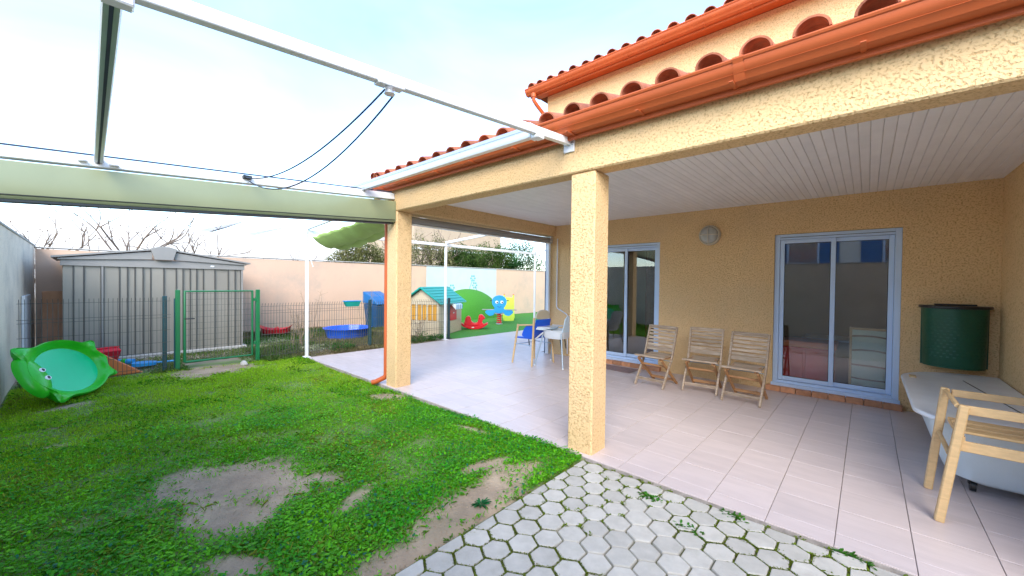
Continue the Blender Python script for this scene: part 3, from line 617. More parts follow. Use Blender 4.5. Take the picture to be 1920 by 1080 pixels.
# ------------------------------------------------------------------ folding chairs
def make_chair():
    c = root('folding_chair', 'x', 'chair', (0, 0, 0), 0, 'folding chairs against the back wall'); w = .215
    for s in (-1, 1):
        x = s*w
        MB().bar((x, -.26, .0), (x, .02, .43), .024, .04, (0, 1, 0)).bar((x, .02, .43), (x, .17, .86), .024, .04, (0, 1, 0)).build('back_leg', 'wood', c, True, bevel=.004)
        x = s*(w-.032)
        MB().bar((x, -.235, .405), (x, .25, .0), .024, .04, (0, 1, 0)).build('cross_leg', 'wood_red', c, True, bevel=.004)
        MB().bar((s*(w-.06), -.235, .415), (s*(w-.06), .16, .425), .022, .038).build('seat_rail', 'wood_red', c, True, bevel=.003)
    sl = B(-w+.014, w-.014, -.0, .009, -.018, .018).mesh('back_slat', T['wood'])
    for k in range(7):
        t = k/6; z = .53+.305*t; y = .02+.15*(z-.43)/.43-.006
        link('back_slat', sl if k else B(-w+.014, w-.014, 0, .012, -.03, .03).mesh('back_slat', T['wood']), c, (0, y, z), (-.30, 0, 0))
    MB().box(-w+.014, w-.014, .145, .163, .835, .868).build('top_rail', 'wood', c, True, bevel=.004)
    ss = B(-w+.036, w-.036, -.0215, .0215, 0, .013).mesh('seat_slat', T['wood'])
    for k in range(9): link('seat_slat', ss if k else B(-w-.01, w+.01, -.024, .024, -.004, .016).mesh('seat_slat', T['wood']), c, (0, -.245+.047*k, .436-.012*math.sin(PI*k/8)))
    MB().bar((-w, -.20, .095), (w, -.20, .095), .018, .045, (0, -.5, 1)).build('front_stretcher', 'wood', c, True, bevel=.003)
    MB().bar((-w+.03, .165, .07), (w-.03, .165, .07), .018, .04, (0, .6, 1)).build('rear_stretcher', 'wood_red', c, True, bevel=.003)
    MB().bar((-w+.03, -.11, .30), (w-.03, -.11, .30), .018, .03, (0, .6, 1)).build('middle_rung', 'wood_red', c, True, bevel=.003)
    MB().tube([(-w-.016, -.015, .375), (w+.016, -.015, .375)], .006, 8).build('pivot_bolt', 'steel', c, True)
    return c
ch = make_chair()
spots = [(-2.31, 5.80, R(-6), 'weathered teak folding chair beside the left sliding door'), (-1.715, 5.98, R(4), 'middle weathered teak folding chair, browner than its neighbours'),
         (-1.15, 5.83, R(-3), 'weathered teak folding chair in front of the right sliding door edge')]
for i, (x, y, a, lab) in enumerate(spots):
    o = ch if i == 0 else copytree(ch); o.location = (x, y, .001); o.rotation_euler = (0, 0, a); o['label'] = lab

# ------------------------------------------------------------------ high chairs
def smoothpoly(pts, n=4):
    out = []; m = len(pts)
    for i in range(m):
        p0, p1, p2, p3 = (Vector(pts[(i+k-1) % m]) for k in range(4))
        for t in np.linspace(0, 1, n, endpoint=False):
            q = .5*((2*p1)+(-p0+p2)*t+(2*p0-5*p1+4*p2-p3)*t*t+(-p0+3*p1-3*p2+p3)*t*t*t); out.append(tuple(q))
    return out
hc = root('high_chair', 'wooden high chair with royal blue padded seat', 'high chair', (-4.63, 5.70, .001), R(-4))
for sx, sy in ((-1, -1), (1, -1), (-1, 1), (1, 1)):
    top = .72 if sx < 0 else .86
    MB().tube([(sx*.25, sy*.30, 0), (sx*.20+.02, sy*.225, top)], [.017, .02], 10).build('leg', 'pale_wood', hc, True, smooth=50)
for sy in (-1, 1):
    MB().bar((-.20, sy*.235, .70), (.24, sy*.225, .74), .022, .03).build('armrest', 'pale_wood', hc, True, bevel=.004)
    MB().tube([(-.22, sy*.265, .36), (.23, sy*.265, .36)], .008, 8).build('side_rung', 'steel', hc, True)
MB().tube([(-.235, -.265, .34), (-.235, .265, .34)], .008, 8).build('front_rung', 'steel', hc, True)
st_ = MB(); rg = []
for x, z, h in ((-.30, .455, .02), (-.24, .468, .03), (-.05, .475, .035), (.12, .485, .04), (.17, .53, .04), (.21, .66, .04), (.245, .80, .035), (.25, .83, .02)):
    rg.append([(x+(h*.9 if x > .15 else 0)*a, .195*math.copysign(min(1, abs(b)), b), z+(h if x < .15 else h*.2)*a) for a, b in ((-.5, -1), (.3, -1.02), (.5, -.9), (.35, -.3), (.35, .3), (.5, .9), (.3, 1.02), (-.5, 1))])
st_.rings(rg, True, True, True); st_.build('seat_pad', 'p_blue', hc, True, smooth=60)
for sy in (-1, 1): MB().prism(smoothpoly([(-.08, .50), (.16, .50), (.23, .70), (.20, .74), (.02, .70), (-.07, .60)]), lambda u, v, s: (u, sy*(.175+.03*s), v)).build('side_wing', 'p_blue', hc, True, smooth=40)
MB().prism(smoothpoly([(-.15, .84), (.15, .84), (.17, .92), (.08, .99), (-.08, .99), (-.17, .92)]), lambda u, v, s: (.22+.03*s, u, v)).build('head_rest', 'p_cream', hc, True, smooth=40)
MB().bar((-.03, -.10, .49), (-.05, -.05, .30), .02, .004).build('strap', 'p_black', hc, True)
hb = root('high_chair', 'white plastic high chair with tray and slim grey legs against the wall', 'high chair', (-4.19, 5.84, .001), R(8)); hb.scale = (1.05, 1.05, 1.07)
for sx, sy in ((-1, -1), (1, -1), (-1, 1), (1, 1)):
    MB().tube([(sx*.27, sy*.29, .012), (sx*.17, sy*.17, .56)], .013, 10).build('leg', 'steel', hb, True, smooth=50)
    MB().tube([(sx*.272, sy*.292, .0), (sx*.27, sy*.29, .02)], .017, 10).build('foot_cap', 'p_white', hb, True)
sh = MB()
sh.rings([[(.20*a*s+.0, .19*b*s, z) for a, b in [(math.copysign(abs(math.cos(t))**.5, math.cos(t)), math.copysign(abs(math.sin(t))**.5, math.sin(t))) for t in np.linspace(0, 2*PI, 33)[:-1]]] for s, z in ((.80, .47), (.9, .46), (1, .50), (1.04, .60), (1.10, .605), (1.10, .59), (.98, .585), (.86, .49), (.3, .485))], True, False, True)
sh.build('seat', 'p_white', hb, True, smooth=50)
bk_ = MB(); rg = []
for x, z in ((.20, .58), (.235, .70), (.255, .80)):
    rg.append([(x+.02*c, y, z) for y, c in ((-.19, 0), (-.1, 1), (0, 1.3), (.1, 1), (.19, 0), (.185, -.8), (.1, .2), (0, .5), (-.1, .2), (-.185, -.8))])
rg.append([(.27+.02*c, y, .86) for y, c in ((-.13, 0), (-.08, 1), (0, 1.3), (.08, 1), (.13, 0), (.12, -.8), (.07, .2), (0, .5), (-.07, .2), (-.12, -.8))])
bk_.rings(rg, True, True, True).build('backrest', 'p_ice', hb, True, smooth=60)
MB().prism(smoothpoly([(-.44, -.20), (-.44, .20), (-.36, .26), (-.10, .26), (.0, .23), (-.06, .12), (-.06, -.12), (.0, -.23), (-.10, -.26), (-.36, -.26)]), lambda u, v, s: (u, v, .635+.02*s)).build('tray', 'p_white', hb, True, smooth=30, bevel=.004)
MB().prism(smoothpoly([(-.42, -.21), (-.42, .21), (-.1, .24), (-.1, -.24)]), lambda u, v, s: (u*1.0, v, .607+.028*s)).build('tray_rim', 'p_ice', hb, True, smooth=30)
MB().bar((-.32, -.20, .43), (-.15, -.22, .56), .03, .022).build('tray_clip', 'p_white', hb, True, bevel=.004)
for y in (-.08, .09): MB().bar((.10, y, .47), (.13, y+.01, .28), .018, .004).build('strap', 'p_black', hb, True)

# ------------------------------------------------------------------ green wall bin
GB = root('wall_bin', 'dark green half round bin with black lid hung on the wall', 'bin', (.735, YB, .60))
MB().lathe([(.235, .0), (.245, .02), (.258, .64), (.262, .66), (.252, .66), (.24, .03), (.001, .03)], 24, (0, 0, 0), 1, 1.02, a0=PI, a1=2*PI).rings([[(-.26, -.002, .0), (.26, -.002, 0)], [(-.262, -.002, .66), (.262, -.002, .66)]], False).build('body', 'p_dgreen', GB, True, smooth=40)
MB().prism([(.245*math.cos(t), .25*math.sin(t)) for t in np.linspace(PI, 2*PI, 25)], lambda u, v, s: (u, v-.002, .001+.012*s)).build('base', 'p_dgreen', GB, True)
lid = [(-.285, -.003)]+[(.285*math.cos(t), .29*math.sin(t)-.01) for t in np.linspace(PI+.06, 2*PI-.06, 23)]+[(.285, -.003)]
MB().prism(lid, lambda u, v, s: (u, v, .662+.032*s)).build('lid', 'p_black', GB, True, bevel=.006)
B(-.16, .16, -.10, -.004, .695, .712).build('lid_hinge', 'p_black', GB, True, bevel=.004)
dp = MB()
for r in range(14):
    for k in range(11):
        t = PI+.5+.2*(k+(r % 2)*.5); z = .12+.036*r; rr = .2465+.013*(z/.64)
        c, s_ = math.cos(t), math.sin(t)*1.02; dp.add([((rr+.004)*c-.012*s_, (rr+.004)*s_+.012*c, z), ((rr+.004)*c+.012*s_, (rr+.004)*s_-.012*c, z), ((rr+.001)*c+.010*s_, (rr+.001)*s_-.010*c, z+.012), ((rr+.001)*c-.010*s_, (rr+.001)*s_+.010*c, z+.012)], [(0, 1, 2, 3)])
dp.build('embossed_dimple', 'p_dgreen', GB, True, kind='stuff')

# ------------------------------------------------------------------ white tub on castors, wooden stand
TB = root('plastic_tub', 'big white tub with flat lid and rounded pale blue hull in the corner', 'tub', (.68, 5.3, 0))
def outline(x0, y0, x1, y1, rf, rb, n=9):
    """tub plan, corner radii: front (-y) and back (+y) of the free end at x0; square against the wall side"""
    o = [(x1, y0), (x1, y1)]
    o += [(x0+rb-rb*math.sin(t), y1-rb+rb*math.cos(t)) for t in np.linspace(0, PI/2, n)]
    o += [(x0+rf-rf*math.cos(t), y0+rf-rf*math.sin(t)) for t in np.linspace(0, PI/2, n)]
    return o
def ringz(o, z): return [(x, y, z) for x, y in o]
hull = [(outline(.545, 4.335, 1.02, 6.30, .14, .35), .085), (outline(.47, 4.31, 1.035, 6.38, .16, .4), .11), (outline(.415, 4.27, 1.04, 6.46, .2, .45), .25), (outline(.385, 4.25, 1.045, 6.5, .25, .5), .40), (outline(.37, 4.24, 1.05, 6.52, .28, .55), .50)]
MB().rings([ringz(o, z) for o, z in hull], True, True, True).build('hull', 'p_ice', TB, smooth=40)
top = outline(.285, 4.20, 1.06, 6.60, .34, .62, 14)
MB().prism(top, lambda u, v, s: (u, v, .503+.035*s)).build('lid', 'p_white', TB, bevel=.012, seg=2)
MB().bar((.285+.46, 6.1, .540), (.92, 4.6, .540), .006, .005).build('lid_seam', 'p_black', TB)
B(.345, .40, 5.93, 6.02, .538, .556).build('lid_latch', 'pale_wood', TB, bevel=.003)
for x, y in ((.60, 4.42), (.98, 4.42), (.62, 6.2), (.98, 6.2)):
    m = MB().tube([(x-.015, y, .038), (x+.015, y, .038)], .038, 14); m.box(x-.022, x+.022, y-.012, y+.03, .05, .088); m.build('castor', 'p_black', TB, smooth=40)
BS = root('wooden_stand', 'pale wooden stand with square legs and rails in front of the white tub', 'stand', (.7, 4.0, 0))
for y0, y1, xa, xb in ((4.25, 4.25, .36, .435), (3.70, 3.70, .365, .46)):
    MB().bar((xa, y0, 0), (xb, y1, .765), .045, .05, (0, 1, 0)).build('leg', 'pale_wood', BS, bevel=.006)
    MB().bar((1.02, y0, 0), (.95, y1, .765), .045, .05, (0, 1, 0)).build('leg', 'pale_wood', BS, bevel=.006)
for y, z, h in ((4.25, .735, .05), (3.72, .735, .055), (3.74, .50, .065)): B(.465 if z > .6 else .44, .94, y-.012, y+.012, z-h/2, z+h/2).build('long_rail', 'pale_wood', BS, bevel=.004)
for x, z in ((.435, .75), (.405, .44)): MB().tube([(x, 3.73, z), (x, 4.23, z)], .014, 10).build('cross_rung', 'pale_wood', BS, smooth=50)
for y in (3.86, 3.99, 4.12): B(.45, .94, y-.045, y+.045, .56, .575).build('shelf_slat', 'pale_wood', BS, bevel=.003)
for x in (.46, .93): B(x-.012, x+.012, 3.73, 4.235, .53, .56).build('shelf_bearer', 'pale_wood', BS)

# ------------------------------------------------------------------ doormat
dm = B(-3.62, -2.92, 6.14, 6.50, .002, .010); T['mat'] = M('multicoloured_doormat', (.22, .28, .33), .95, .5, 22, .6, 200, c2=(.42, .22, .18), stretch=(1, 3, 1))
dm.build('doormat', 'mat', None, bevel=.003, label='thin patterned doormat before the left sliding door', cat='doormat')

# ------------------------------------------------------------------ things inside the room, seen through the glass
rc = root('toy_cabinet', 'red low cabinet with orange top inside the right sliding door', 'cabinet', (-.66, 7.22, .056))
B(-.33, .33, -.2, .25, 0, .55).build('body', 'p_red', rc, True, bevel=.01); B(-.36, .36, -.23, .28, .552, .64).build('top', 'p_orange', rc, True, bevel=.01)
for x in (-.165, .165): B(x-.15, x+.15, -.215, -.202, .03, .52).build('door', 'p_red', rc, True, bevel=.004)
def canvas_mat():
    m, n, b = newmat('pale_green_drawn_canvas'); N = n.nodes.new; K = n.links.new
    t = N('ShaderNodeTexCoord'); w = N('ShaderNodeTexWave'); w.inputs['Scale'].default_value = 1.6; w.wave_type = 'RINGS'; w.inputs['Distortion'].default_value = 5; w.inputs['Detail'].default_value = 1; w.inputs['Detail Scale'].default_value = .8
    r = N('ShaderNodeValToRGB'); e = r.color_ramp.elements; e[0].position = .0; e[0].color = (.2, .12, .07, 1); e[1].position = .06; e[1].color = (.62, .72, .60, 1)
    K(t.outputs['Object'], w.inputs['Vector']); K(w.outputs['Fac'], r.inputs[0]); K(r.outputs[0], b.inputs['Base Color']); b.inputs['Roughness'].default_value = .8; return m
T['canvas'] = canvas_mat()
pc = root('framed_drawing', 'pale framed drawing of loose curved lines leaning inside the right door', 'picture', (.03, 6.95, .06))
B(-.17, .19, 0, .012, .10, .86).build('canvas', 'canvas', pc, True)
MB().box(-.20, -.172, -.012, .02, .07, .89).box(.192, .22, -.012, .02, .07, .89).box(-.172, .192, -.012, .02, .862, .89).box(-.172, .192, -.012, .02, .07, .098).build('frame', 'pale_wood', pc, True, bevel=.003)
B(-.19, .21, .0, .03, 0, .07).build('foot_block', 'pale_wood', pc, True)
cu = MB(); rg = []
for z in (.08, 1.2, 2.3): rg.append([(-3.05+.28*k/24, 7.05+.03*math.sin(k*1.6)*(1 if z < 2 else .7), z) for k in range(25)])
cu.rings(rg, False); o = cu.build('curtain', 'redcloth', None, smooth=60, label='dark red curtain hanging inside the left sliding door', cat='curtain'); o.modifiers.new('t', 'SOLIDIFY').thickness = .004
tb = root('table', 'low white table standing in the room behind the right door', 'table', (-.1, 8.4, .056))
B(-.7, .6, -.35, .35, .56, .59).build('top', 'p_white', tb, True, bevel=.006)
for sx in (-.6, .5):
    for sy in (-.28, .28): MB().tube([(sx, sy, 0), (sx, sy, .56)], .02, 8).build('leg', 'p_white', tb, True)

# ------------------------------------------------------------------ turtle sandbox leaning by the wall
TS = root('turtle_sandbox', 'bright green turtle shaped sandbox tipped up against the grey wall', 'sandbox', (-7.86, -.06, .0))
lob = [(.62, .30, .15), (2.35, .34, .16), (-.52, .28, .14), (-2.2, .26, .15), (.05, .12, .18)]
def rim(t):
    m = 1.
    for a, h, w in lob:
        d = (t-a+PI) % (2*PI)-PI; m += h*math.exp(-(d/w)**2)
    d = (t-PI+PI) % (2*PI)-PI
    return m+.06*math.exp(-(d/.5)**2)
ts = MB(); th_ = np.linspace(0, 2*PI, 97)[:-1]; ea, eb = .46, .325
def tring(f, z, dx=0, lobe=1.): return [(ea*(f if lobe == 0 else f*(1+(rim(t)-1)*lobe))*math.cos(t)+dx, eb*(f if lobe == 0 else f*(1+(rim(t)-1)*lobe))*math.sin(t), z) for t in th_]
ts.rings([tring(.80, .085, .05, 0), tring(.83, .092, .05, 0), tring(.91, .14, .03, .05), tring(.96, .165, .01, .35), tring(1.0, .175, 0, .6), tring(1.0, .155, 0, .92), tring(1.0, .165, 0, 1.0), tring(1.03, .15, 0, 1.0), tring(1.0, .10, 0, .8), tring(.95, .05, 0, .3), tring(.8, 0, 0, 0)], True, False, True)
shell = ts.build('shell', 'p_green', TS, True, smooth=50)
pf = MB().rings([tring(.805, .0845, .05, 0), tring(.3, .08, .05, 0)], True, False, True).build('basin_floor', 'p_mint', TS, True, smooth=50)
hd = MB(); rg = []
for f, z in ((1, .0), (.96, .03), (.8, .06), (.5, .078), (.01, .085)): rg.append([(-.40+.13*f*math.cos(t), .23*f*math.sin(t), .10+z) for t in np.linspace(0, 2*PI, 25)[:-1]])
hd.rings(rg, True); head = hd.build('head', 'p_green', TS, True, smooth=60)
eyes = []
for y in (-.055, .035):
    e = MB().lathe([(.001, .012), (.028, .008), (.032, 0)], 14, (-.345, y, .175), 1.2, .8).build('eye', 'p_white', TS, True); eyes.append(e)
    eyes.append(MB().lathe([(.001, .004), (.016, 0)], 10, (-.340, y, .186)).build('pupil', 'p_black', TS, True))
e1 = Vector((-.84, .55, 0)).normalized(); tl = R(60)
hz_ = Vector((-.55, -.84, 0)).normalized(); e2 = hz_*math.cos(tl)+Vector((0, 0, 1))*math.sin(tl); e3 = e1.cross(e2)
if e3.z < 0: e2 = -e2; e3 = e1.cross(e2)
TS.rotation_euler = Matrix((e1, e2, e3)).transposed().to_euler(); TS.location = Vector((-7.55, -.20, .29))-e3*.05; TS.scale = (1.17, 1.17, 1.17)

# ------------------------------------------------------------------ toys by the fence
RC = root('toy_crate', 'shallow red crate leaning on its side behind the turtle sandbox', 'crate', (-9.35, .17, .0), R(-65))
def tray(w, d, h, t=.02):
    return MB().box(-w/2, w/2, -d/2, d/2, 0, t).box(-w/2, -w/2+t, -d/2, d/2, t, h).box(w/2-t, w/2, -d/2, d/2, t, h).box(-w/2+t, w/2-t, -d/2, -d/2+t, t, h).box(-w/2+t, w/2-t, d/2-t, d/2, t, h).box(-w/2-.015, w/2+.015, -d/2-.015, -d/2, h-.03, h).box(-w/2-.015, w/2+.015, d/2, d/2+.015, h-.03, h)
tray(.62, .30, .12).build('crate_shell', 'p_red', RC, True, bevel=.004).rotation_euler = (R(62), 0, 0); RC.location = (-9.05, .12, .17)
ow = MB().prism([(-.30, 0), (.30, 0), (-.16, .36), (-.22, .37), (-.30, .30)], lambda u, v, s: (.10*(s-.5), u, v)).build('toy_ramp', 'p_orange', None, bevel=.012, label='orange plastic wedge ramp between the turtle sandbox and the fence', cat='toy'); ow.location = (-8.62, .36, -.02); ow.rotation_euler = (0, 0, R(8))
sb = root('toy_shovel', 'blue plastic toy shovel lying in the weeds by the fence', 'toy', (-9.0, .72, 0), R(70))
MB().prism(smoothpoly([(-.16, -.10), (.0, -.13), (.12, -.06), (.12, .06), (0, .13), (-.16, .10)]), lambda u, v, s: (u, v, .03+.05*s)).build('blade', 'p_sky', sb, True, smooth=40)
MB().tube([(.10, 0, .06), (.42, .03, .07)], .017, 8).build('handle', 'p_sky', sb, True)
tb2 = root('toy_tube', 'short blue toy tube with a green band beside the red crate', 'toy', (-9.25, .47, .04), R(60))
MB().tube([(-.13, 0, .045), (.13, 0, .045)], .045, 12).build('tube', 'p_sky', tb2, True, smooth=50); MB().tube([(-.03, 0, .045), (.03, 0, .045)], .049, 12).build('band', 'p_green', tb2, True, smooth=50)
sp = MB(); rg = []
for t in np.linspace(0, 1, 12): rg.append([(-11.3-.12*math.sin(t*3), -.50+a, -.05+1.25*t+b) for a, b in ((0, .0), (.30, 0), (.31, .03), (.27, .035), (.04, .035), (-.01, .03))])
o = sp.rings(rg, True, True, True).build('slide_board', M('faded_orange_board', (.60, .30, .16), .6, .1, 4), None, smooth=60, label='faded orange curved slide board between the shed and the grey wall', cat='slide')

# pool, sled, bin, planter
pl_ = root('paddling_pool', 'royal blue plastic paddling pool on the rough grass behind the fence', 'pool', (-10.15, 4.72, .0))
MB().rings([[(r*(1+.015*math.cos(12*t))*math.cos(t), r*(1+.015*math.cos(12*t))*math.sin(t), z) for t in np.linspace(0, 2*PI, 73)[:-1]] for r, z in ((.44, 0), (.50, .02), (.555, .22), (.60, .25), (.60, .265), (.56, .262), (.54, .22), (.47, .04), (.1, .03))], True, True, True).build('basin', 'p_blue', pl_, True, smooth=50)
MB().lathe([(.001, .006), (.10, .004), (.11, 0)], 16, (-.15, .1, .034)).build('floor_print', 'p_white', pl_, True)
sd = root('toy_sled', 'red plastic sled lying at the foot of the pink wall', 'sled', (-11.75, 3.5, .06), R(62))
rg = []
for t in np.linspace(0, 2*PI, 41)[:-1]: pass
MB().rings([[(s*.36*math.copysign(abs(math.cos(t))**.6, math.cos(t)), s*.2*math.copysign(abs(math.sin(t))**.6, math.sin(t)), z+(.05*math.cos(2*t) if z > .1 else 0)) for t in np.linspace(0, 2*PI, 41)[:-1]] for s, z in ((.8, 0), (.92, .04), (1, .15), (1.08, .17), (1.08, .155), (.95, .14), (.86, .05), (.3, .04))], True, True, True).build('hull', 'p_red', sd, True, smooth=50)
B(-.03, .03, -.17, .17, .06, .16).build('seat_divider', 'p_red', sd, True, bevel=.015)
bn = root('storage_bin', 'dark blue storage bin with a sloped double lid by the pink wall', 'bin', (-11.65, 6.42, .0), R(20))
MB().rings([[(-.22, -.33, 0), (.22, -.33, 0), (.22, .33, 0), (-.22, .33, 0)], [(-.27, -.38, .78), (.27, -.38, .74), (.27, .38, .74), (-.27, .38, .78)]], True, True, True).build('body', 'p_navy', bn, True, bevel=.02)
for s in (-1, 1):
    MB().prism([(-.30, .80), (.30, .745), (.31, .775), (.05, 1.0), (-.28, 1.16), (-.30, 1.14)], lambda u, v, k: (u, s*(.015+.375*k), v)).build('lid', 'p_lid', bn, True, bevel=.02)
pb = root('planter_box', 'small turquoise trough hooked on the top of the wire fence', 'planter', (-8.36, 3.98, .93))
MB().rings([[(-.05, -.13, 0), (.05, -.13, 0), (.05, .13, 0), (-.05, .13, 0)], [(-.07, -.17, .11), (.07, -.17, .11), (.07, .17, .11), (-.07, .17, .11)], [(-.06, -.16, .11), (.06, -.16, .11), (.06, .16, .11), (-.06, .16, .11)], [(-.045, -.12, .02), (.045, -.12, .02), (.045, .12, .02), (-.045, .12, .02)]], True, True, True).build('trough', 'p_teal', pb, True, bevel=.006)
B(-.075, .075, -.175, .175, .111, .128).build('rim', 'p_sky', pb, True)

# ------------------------------------------------------------------ playhouse
PH_ = root('playhouse', 'cream plastic playhouse with teal roof and red door', 'playhouse', (-9.42, 6.98, -.0), R(27))
w2, l2, he, hr = .52, .78, .92, 1.28       # half width (x, gable), half length (y)
def wallpiece(nm, mat, *bx):
    m = MB()
    for b in bx: m.box(*b)
    return m.build(nm, mat, PH_, True)
# gable wall facing -y with window openings
wallpiece('gable_wall', 'p_cream', (-w2, w2, -l2, -l2+.05, 0, .42), (-w2, -w2+.07, -l2, -l2+.05, .42, .86), (w2-.07, w2, -l2, -l2+.05, .42, .86), (-.19, -.13, -l2, -l2+.05, .42, .86), (.13, .19, -l2, -l2+.05, .42, .86), (-w2, w2, -l2, -l2+.05, .86, he))
MB().prism([(-w2, he), (w2, he), (0, hr)], lambda u, v, s: (u, -l2+.05*s, v)).build('gable', 'p_cream', PH_, True)
MB().prism([(-w2, he), (w2, he), (0, hr)], lambda u, v, s: (u, l2-.05*s, v)).build('gable', 'p_cream', PH_, True)
for x0, x1 in ((-.45, -.19), (-.13, .13), (.19, .45)):
    wf = B(x0, x1, -l2+.02, -l2+.035, .43, .855).build('window', 'p_yellow', PH_, True); B((x0+x1)/2-.012, (x0+x1)/2+.012, -l2-.004, -l2+.018, .43, .855).build('mullion', 'p_cream', wf, True)
wallpiece('rear_wall', 'p_cream', (-w2, w2, l2-.05, l2, 0, he)); wallpiece('side_wall', 'p_cream', (-w2, -w2+.05, -l2+.05, l2-.05, 0, he))
wallpiece('door_wall', 'p_cream', (w2-.05, w2, -l2+.05, -.10, 0, he), (w2-.05, w2, .38, l2-.05, 0, he), (w2-.05, w2, -.10, .38, 0, .36), (w2-.05, w2, -.10, .38, .82, he))
bm_ = B(-.005, .012, -.06, .06, -.024, .024).mesh('stone', T['p_cream'])
for r in range(7):
    for k in range(10):
        y = -.68+.14*k+(r % 2)*.06
        if y > .7 or (-.18 < y < .46 and r*.055+.05 > .33): continue
        link('stone', bm_, PH_, (w2, y, .05+.055*r+random.uniform(-.004, .004)))
dr = B(w2-.02, w2+.02, -.09, .37, .37, .81).build('shutter_door', 'p_red', PH_, True, bevel=.008); B(w2+.02, w2+.035, .10, .16, .57, .60).build('handle', 'p_white', dr, True)
for s, nm in ((1, 'roof_panel'), (-1, 'roof_panel')):
    o2 = MB().rings([[(s*x, y, z) for x, z in ((.0, hr+.07), (w2+.12, he-.02), (w2+.12, he-.06), (0, hr+.02))] for y in (-l2-.12, l2+.12)], True, True, True).build(nm, 'p_teal', PH_, True, bevel=.008)
    for k in range(6):
        t = (k+.5)/6; x = (w2+.12)*t; z = hr+.07-(hr-he+.09)*t; B(-.012, .012, -l2-.1, l2+.1, -.004, .012).mesh('x', T['p_teal']); q = link('roof_rib', B(-.012, .012, -l2-.1, l2+.1, -.004, .012).mesh('roof_rib', T['p_teal']), o2, (s*x, 0, z), (0, s*.6, 0))
aw = sub('door_awning', PH_, (0, 0, 0))
for k in range(8):
    y = -.12+.064*k; MB().rings([[(w2+.01, y+.001, .90), (w2+.01, y+.063, .90), (w2+.01, y+.063, .885), (w2+.01, y+.001, .885)], [(w2+.20, y+.001, .83), (w2+.20, y+.063, .83), (w2+.20, y+.063, .70), (w2+.20, y+.001, .70)]], True, True, True).build('stripe', 'p_sky' if k % 2 else 'p_white', aw, True)

# ------------------------------------------------------------------ rocker and spring rider
RK = root('rocking_toy', 'red plastic rocking horse on the artificial turf', 'rocking toy', (-9.30, 8.42, .0), R(46))
MB().prism(smoothpoly([(-.42, .16), (-.30, .07), (-.12, .015), (.05, .0), (.2, .02), (.34, .08), (.46, .18), (.40, .19), (.28, .14), (.1, .10), (-.1, .10), (-.28, .13), (-.38, .19)], 3), lambda u, v, s: (u, .16*(s*2-1), v)).build('rocker', 'p_red', RK, True, smooth=40, bevel=.012)
MB().prism(smoothpoly([(-.26, .11), (-.28, .26), (-.24, .38), (-.16, .41), (-.10, .36), (-.07, .24), (.03, .19), (.12, .22), (.15, .34), (.17, .44), (.25, .46), (.33, .40), (.36, .33), (.30, .30), (.27, .22), (.28, .12)], 3), lambda u, v, s: (u, .10*(s*2-1), v)).build('body', 'p_red', RK, True, smooth=40, bevel=.025, seg=2)
MB().tube([(.17, -.16, .36), (.17, .16, .36)], .015, 8).build('handle', 'p_red', RK, True); B(-.06, .02, -.166, -.162, .05, .075).build('sticker', 'p_white', RK, True)
SR = root('spring_rider', 'blue octopus shaped spring rider with red coil on the turf', 'spring rider', (-9.75, 10.05, .0), R(44))
sil = smoothpoly([(-.14, .42), (-.20, .34), (-.34, .30), (-.44, .36), (-.50, .44), (-.42, .50), (-.28, .50), (-.16, .56), (-.24, .70), (-.26, .84), (-.18, .97), (0, 1.03), (.18, .97), (.26, .84), (.24, .70), (.16, .56), (.28, .50), (.42, .50), (.50, .44), (.44, .36), (.34, .30), (.20, .34), (.14, .42), (.0, .38)], 4)
for y in (-.11, .09): MB().prism(sil, lambda u, v, s: (u, y+.025*s, v)).build('side_panel', 'p_sky', SR, True, smooth=30, bevel=.004)
for k, x in enumerate((-.09, .09)):
    e = MB().lathe([(.001, .006), (.055, .006), (.055, 0)], 16).build('eye', 'p_white', SR, True); e.rotation_euler = (PI/2, 0, 0); e.location = (x, -.112, .79)
    q = MB().lathe([(.001, .004), (.026, .004), (.026, 0)], 12).build('pupil', 'p_black', SR, True); q.rotation_euler = (PI/2, 0, 0); q.location = (x+.015, -.119, .78)
MB().tube([(-.07+.14*k/8, -.114, .64-.025*math.sin(PI*k/8)) for k in range(9)], .008, 6).build('smile', 'p_navy', SR, True)
MB().tube([(.085*math.cos(t), .085*math.sin(t), .02+.36*t/(10*PI)) for t in np.linspace(0, 10*PI, 120)], .017, 6).build('spring', 'p_red', SR, True, smooth=60)
MB().lathe([(.001, .02), (.12, .02), (.12, 0)], 20).build('base_plate', 'steel', SR, True)
MB().tube([(-.34, 0, .84), (.34, 0, .84)], .016, 8).build('hand_bar', 'p_black', SR, True); B(-.62, .62, -.085, .09, .50, .525).build('seat_board', 'shed_trim', SR, True, bevel=.008); B(-.16, .16, -.08, .085, .365, .40).build('spring_plate', 'steel', SR, True)
LP = root('play_panel', 'lime green activity panel standing behind the octopus rider', 'play panel', (-10.35, 11.2, .0), R(44))
MB().prism(smoothpoly([(-.20, 0), (.20, 0), (.21, .5), (.20, .86), (.08, .90), (-.18, .88), (-.21, .5)], 3), lambda u, v, s: (u, .12*s, v)).build('panel', 'p_lime', LP, True, smooth=30, bevel=.02)
for x in (-.18, .18): MB().tube([(x, .06, 0), (x, .06, 1.0)], .03, 10).build('post', 'p_lime', LP, True); MB().lathe([(.001, .05), (.03, .03), (.035, 0), (.001, -.01)], 12, (x, .06, 1.0)).build('knob', 'p_orange', LP, True, smooth=50)
st2 = MB(); rg = []
for z, f in ((0, .8), (.03, 1), (.06, .85), (.085, .4)): rg.append([(.09*f*math.cos(t)*(1+.2*math.sin(3*t)), .06*f*math.sin(t)*(1+.15*math.cos(2*t)), z) for t in np.linspace(0, 2*PI, 13)[:-1]])
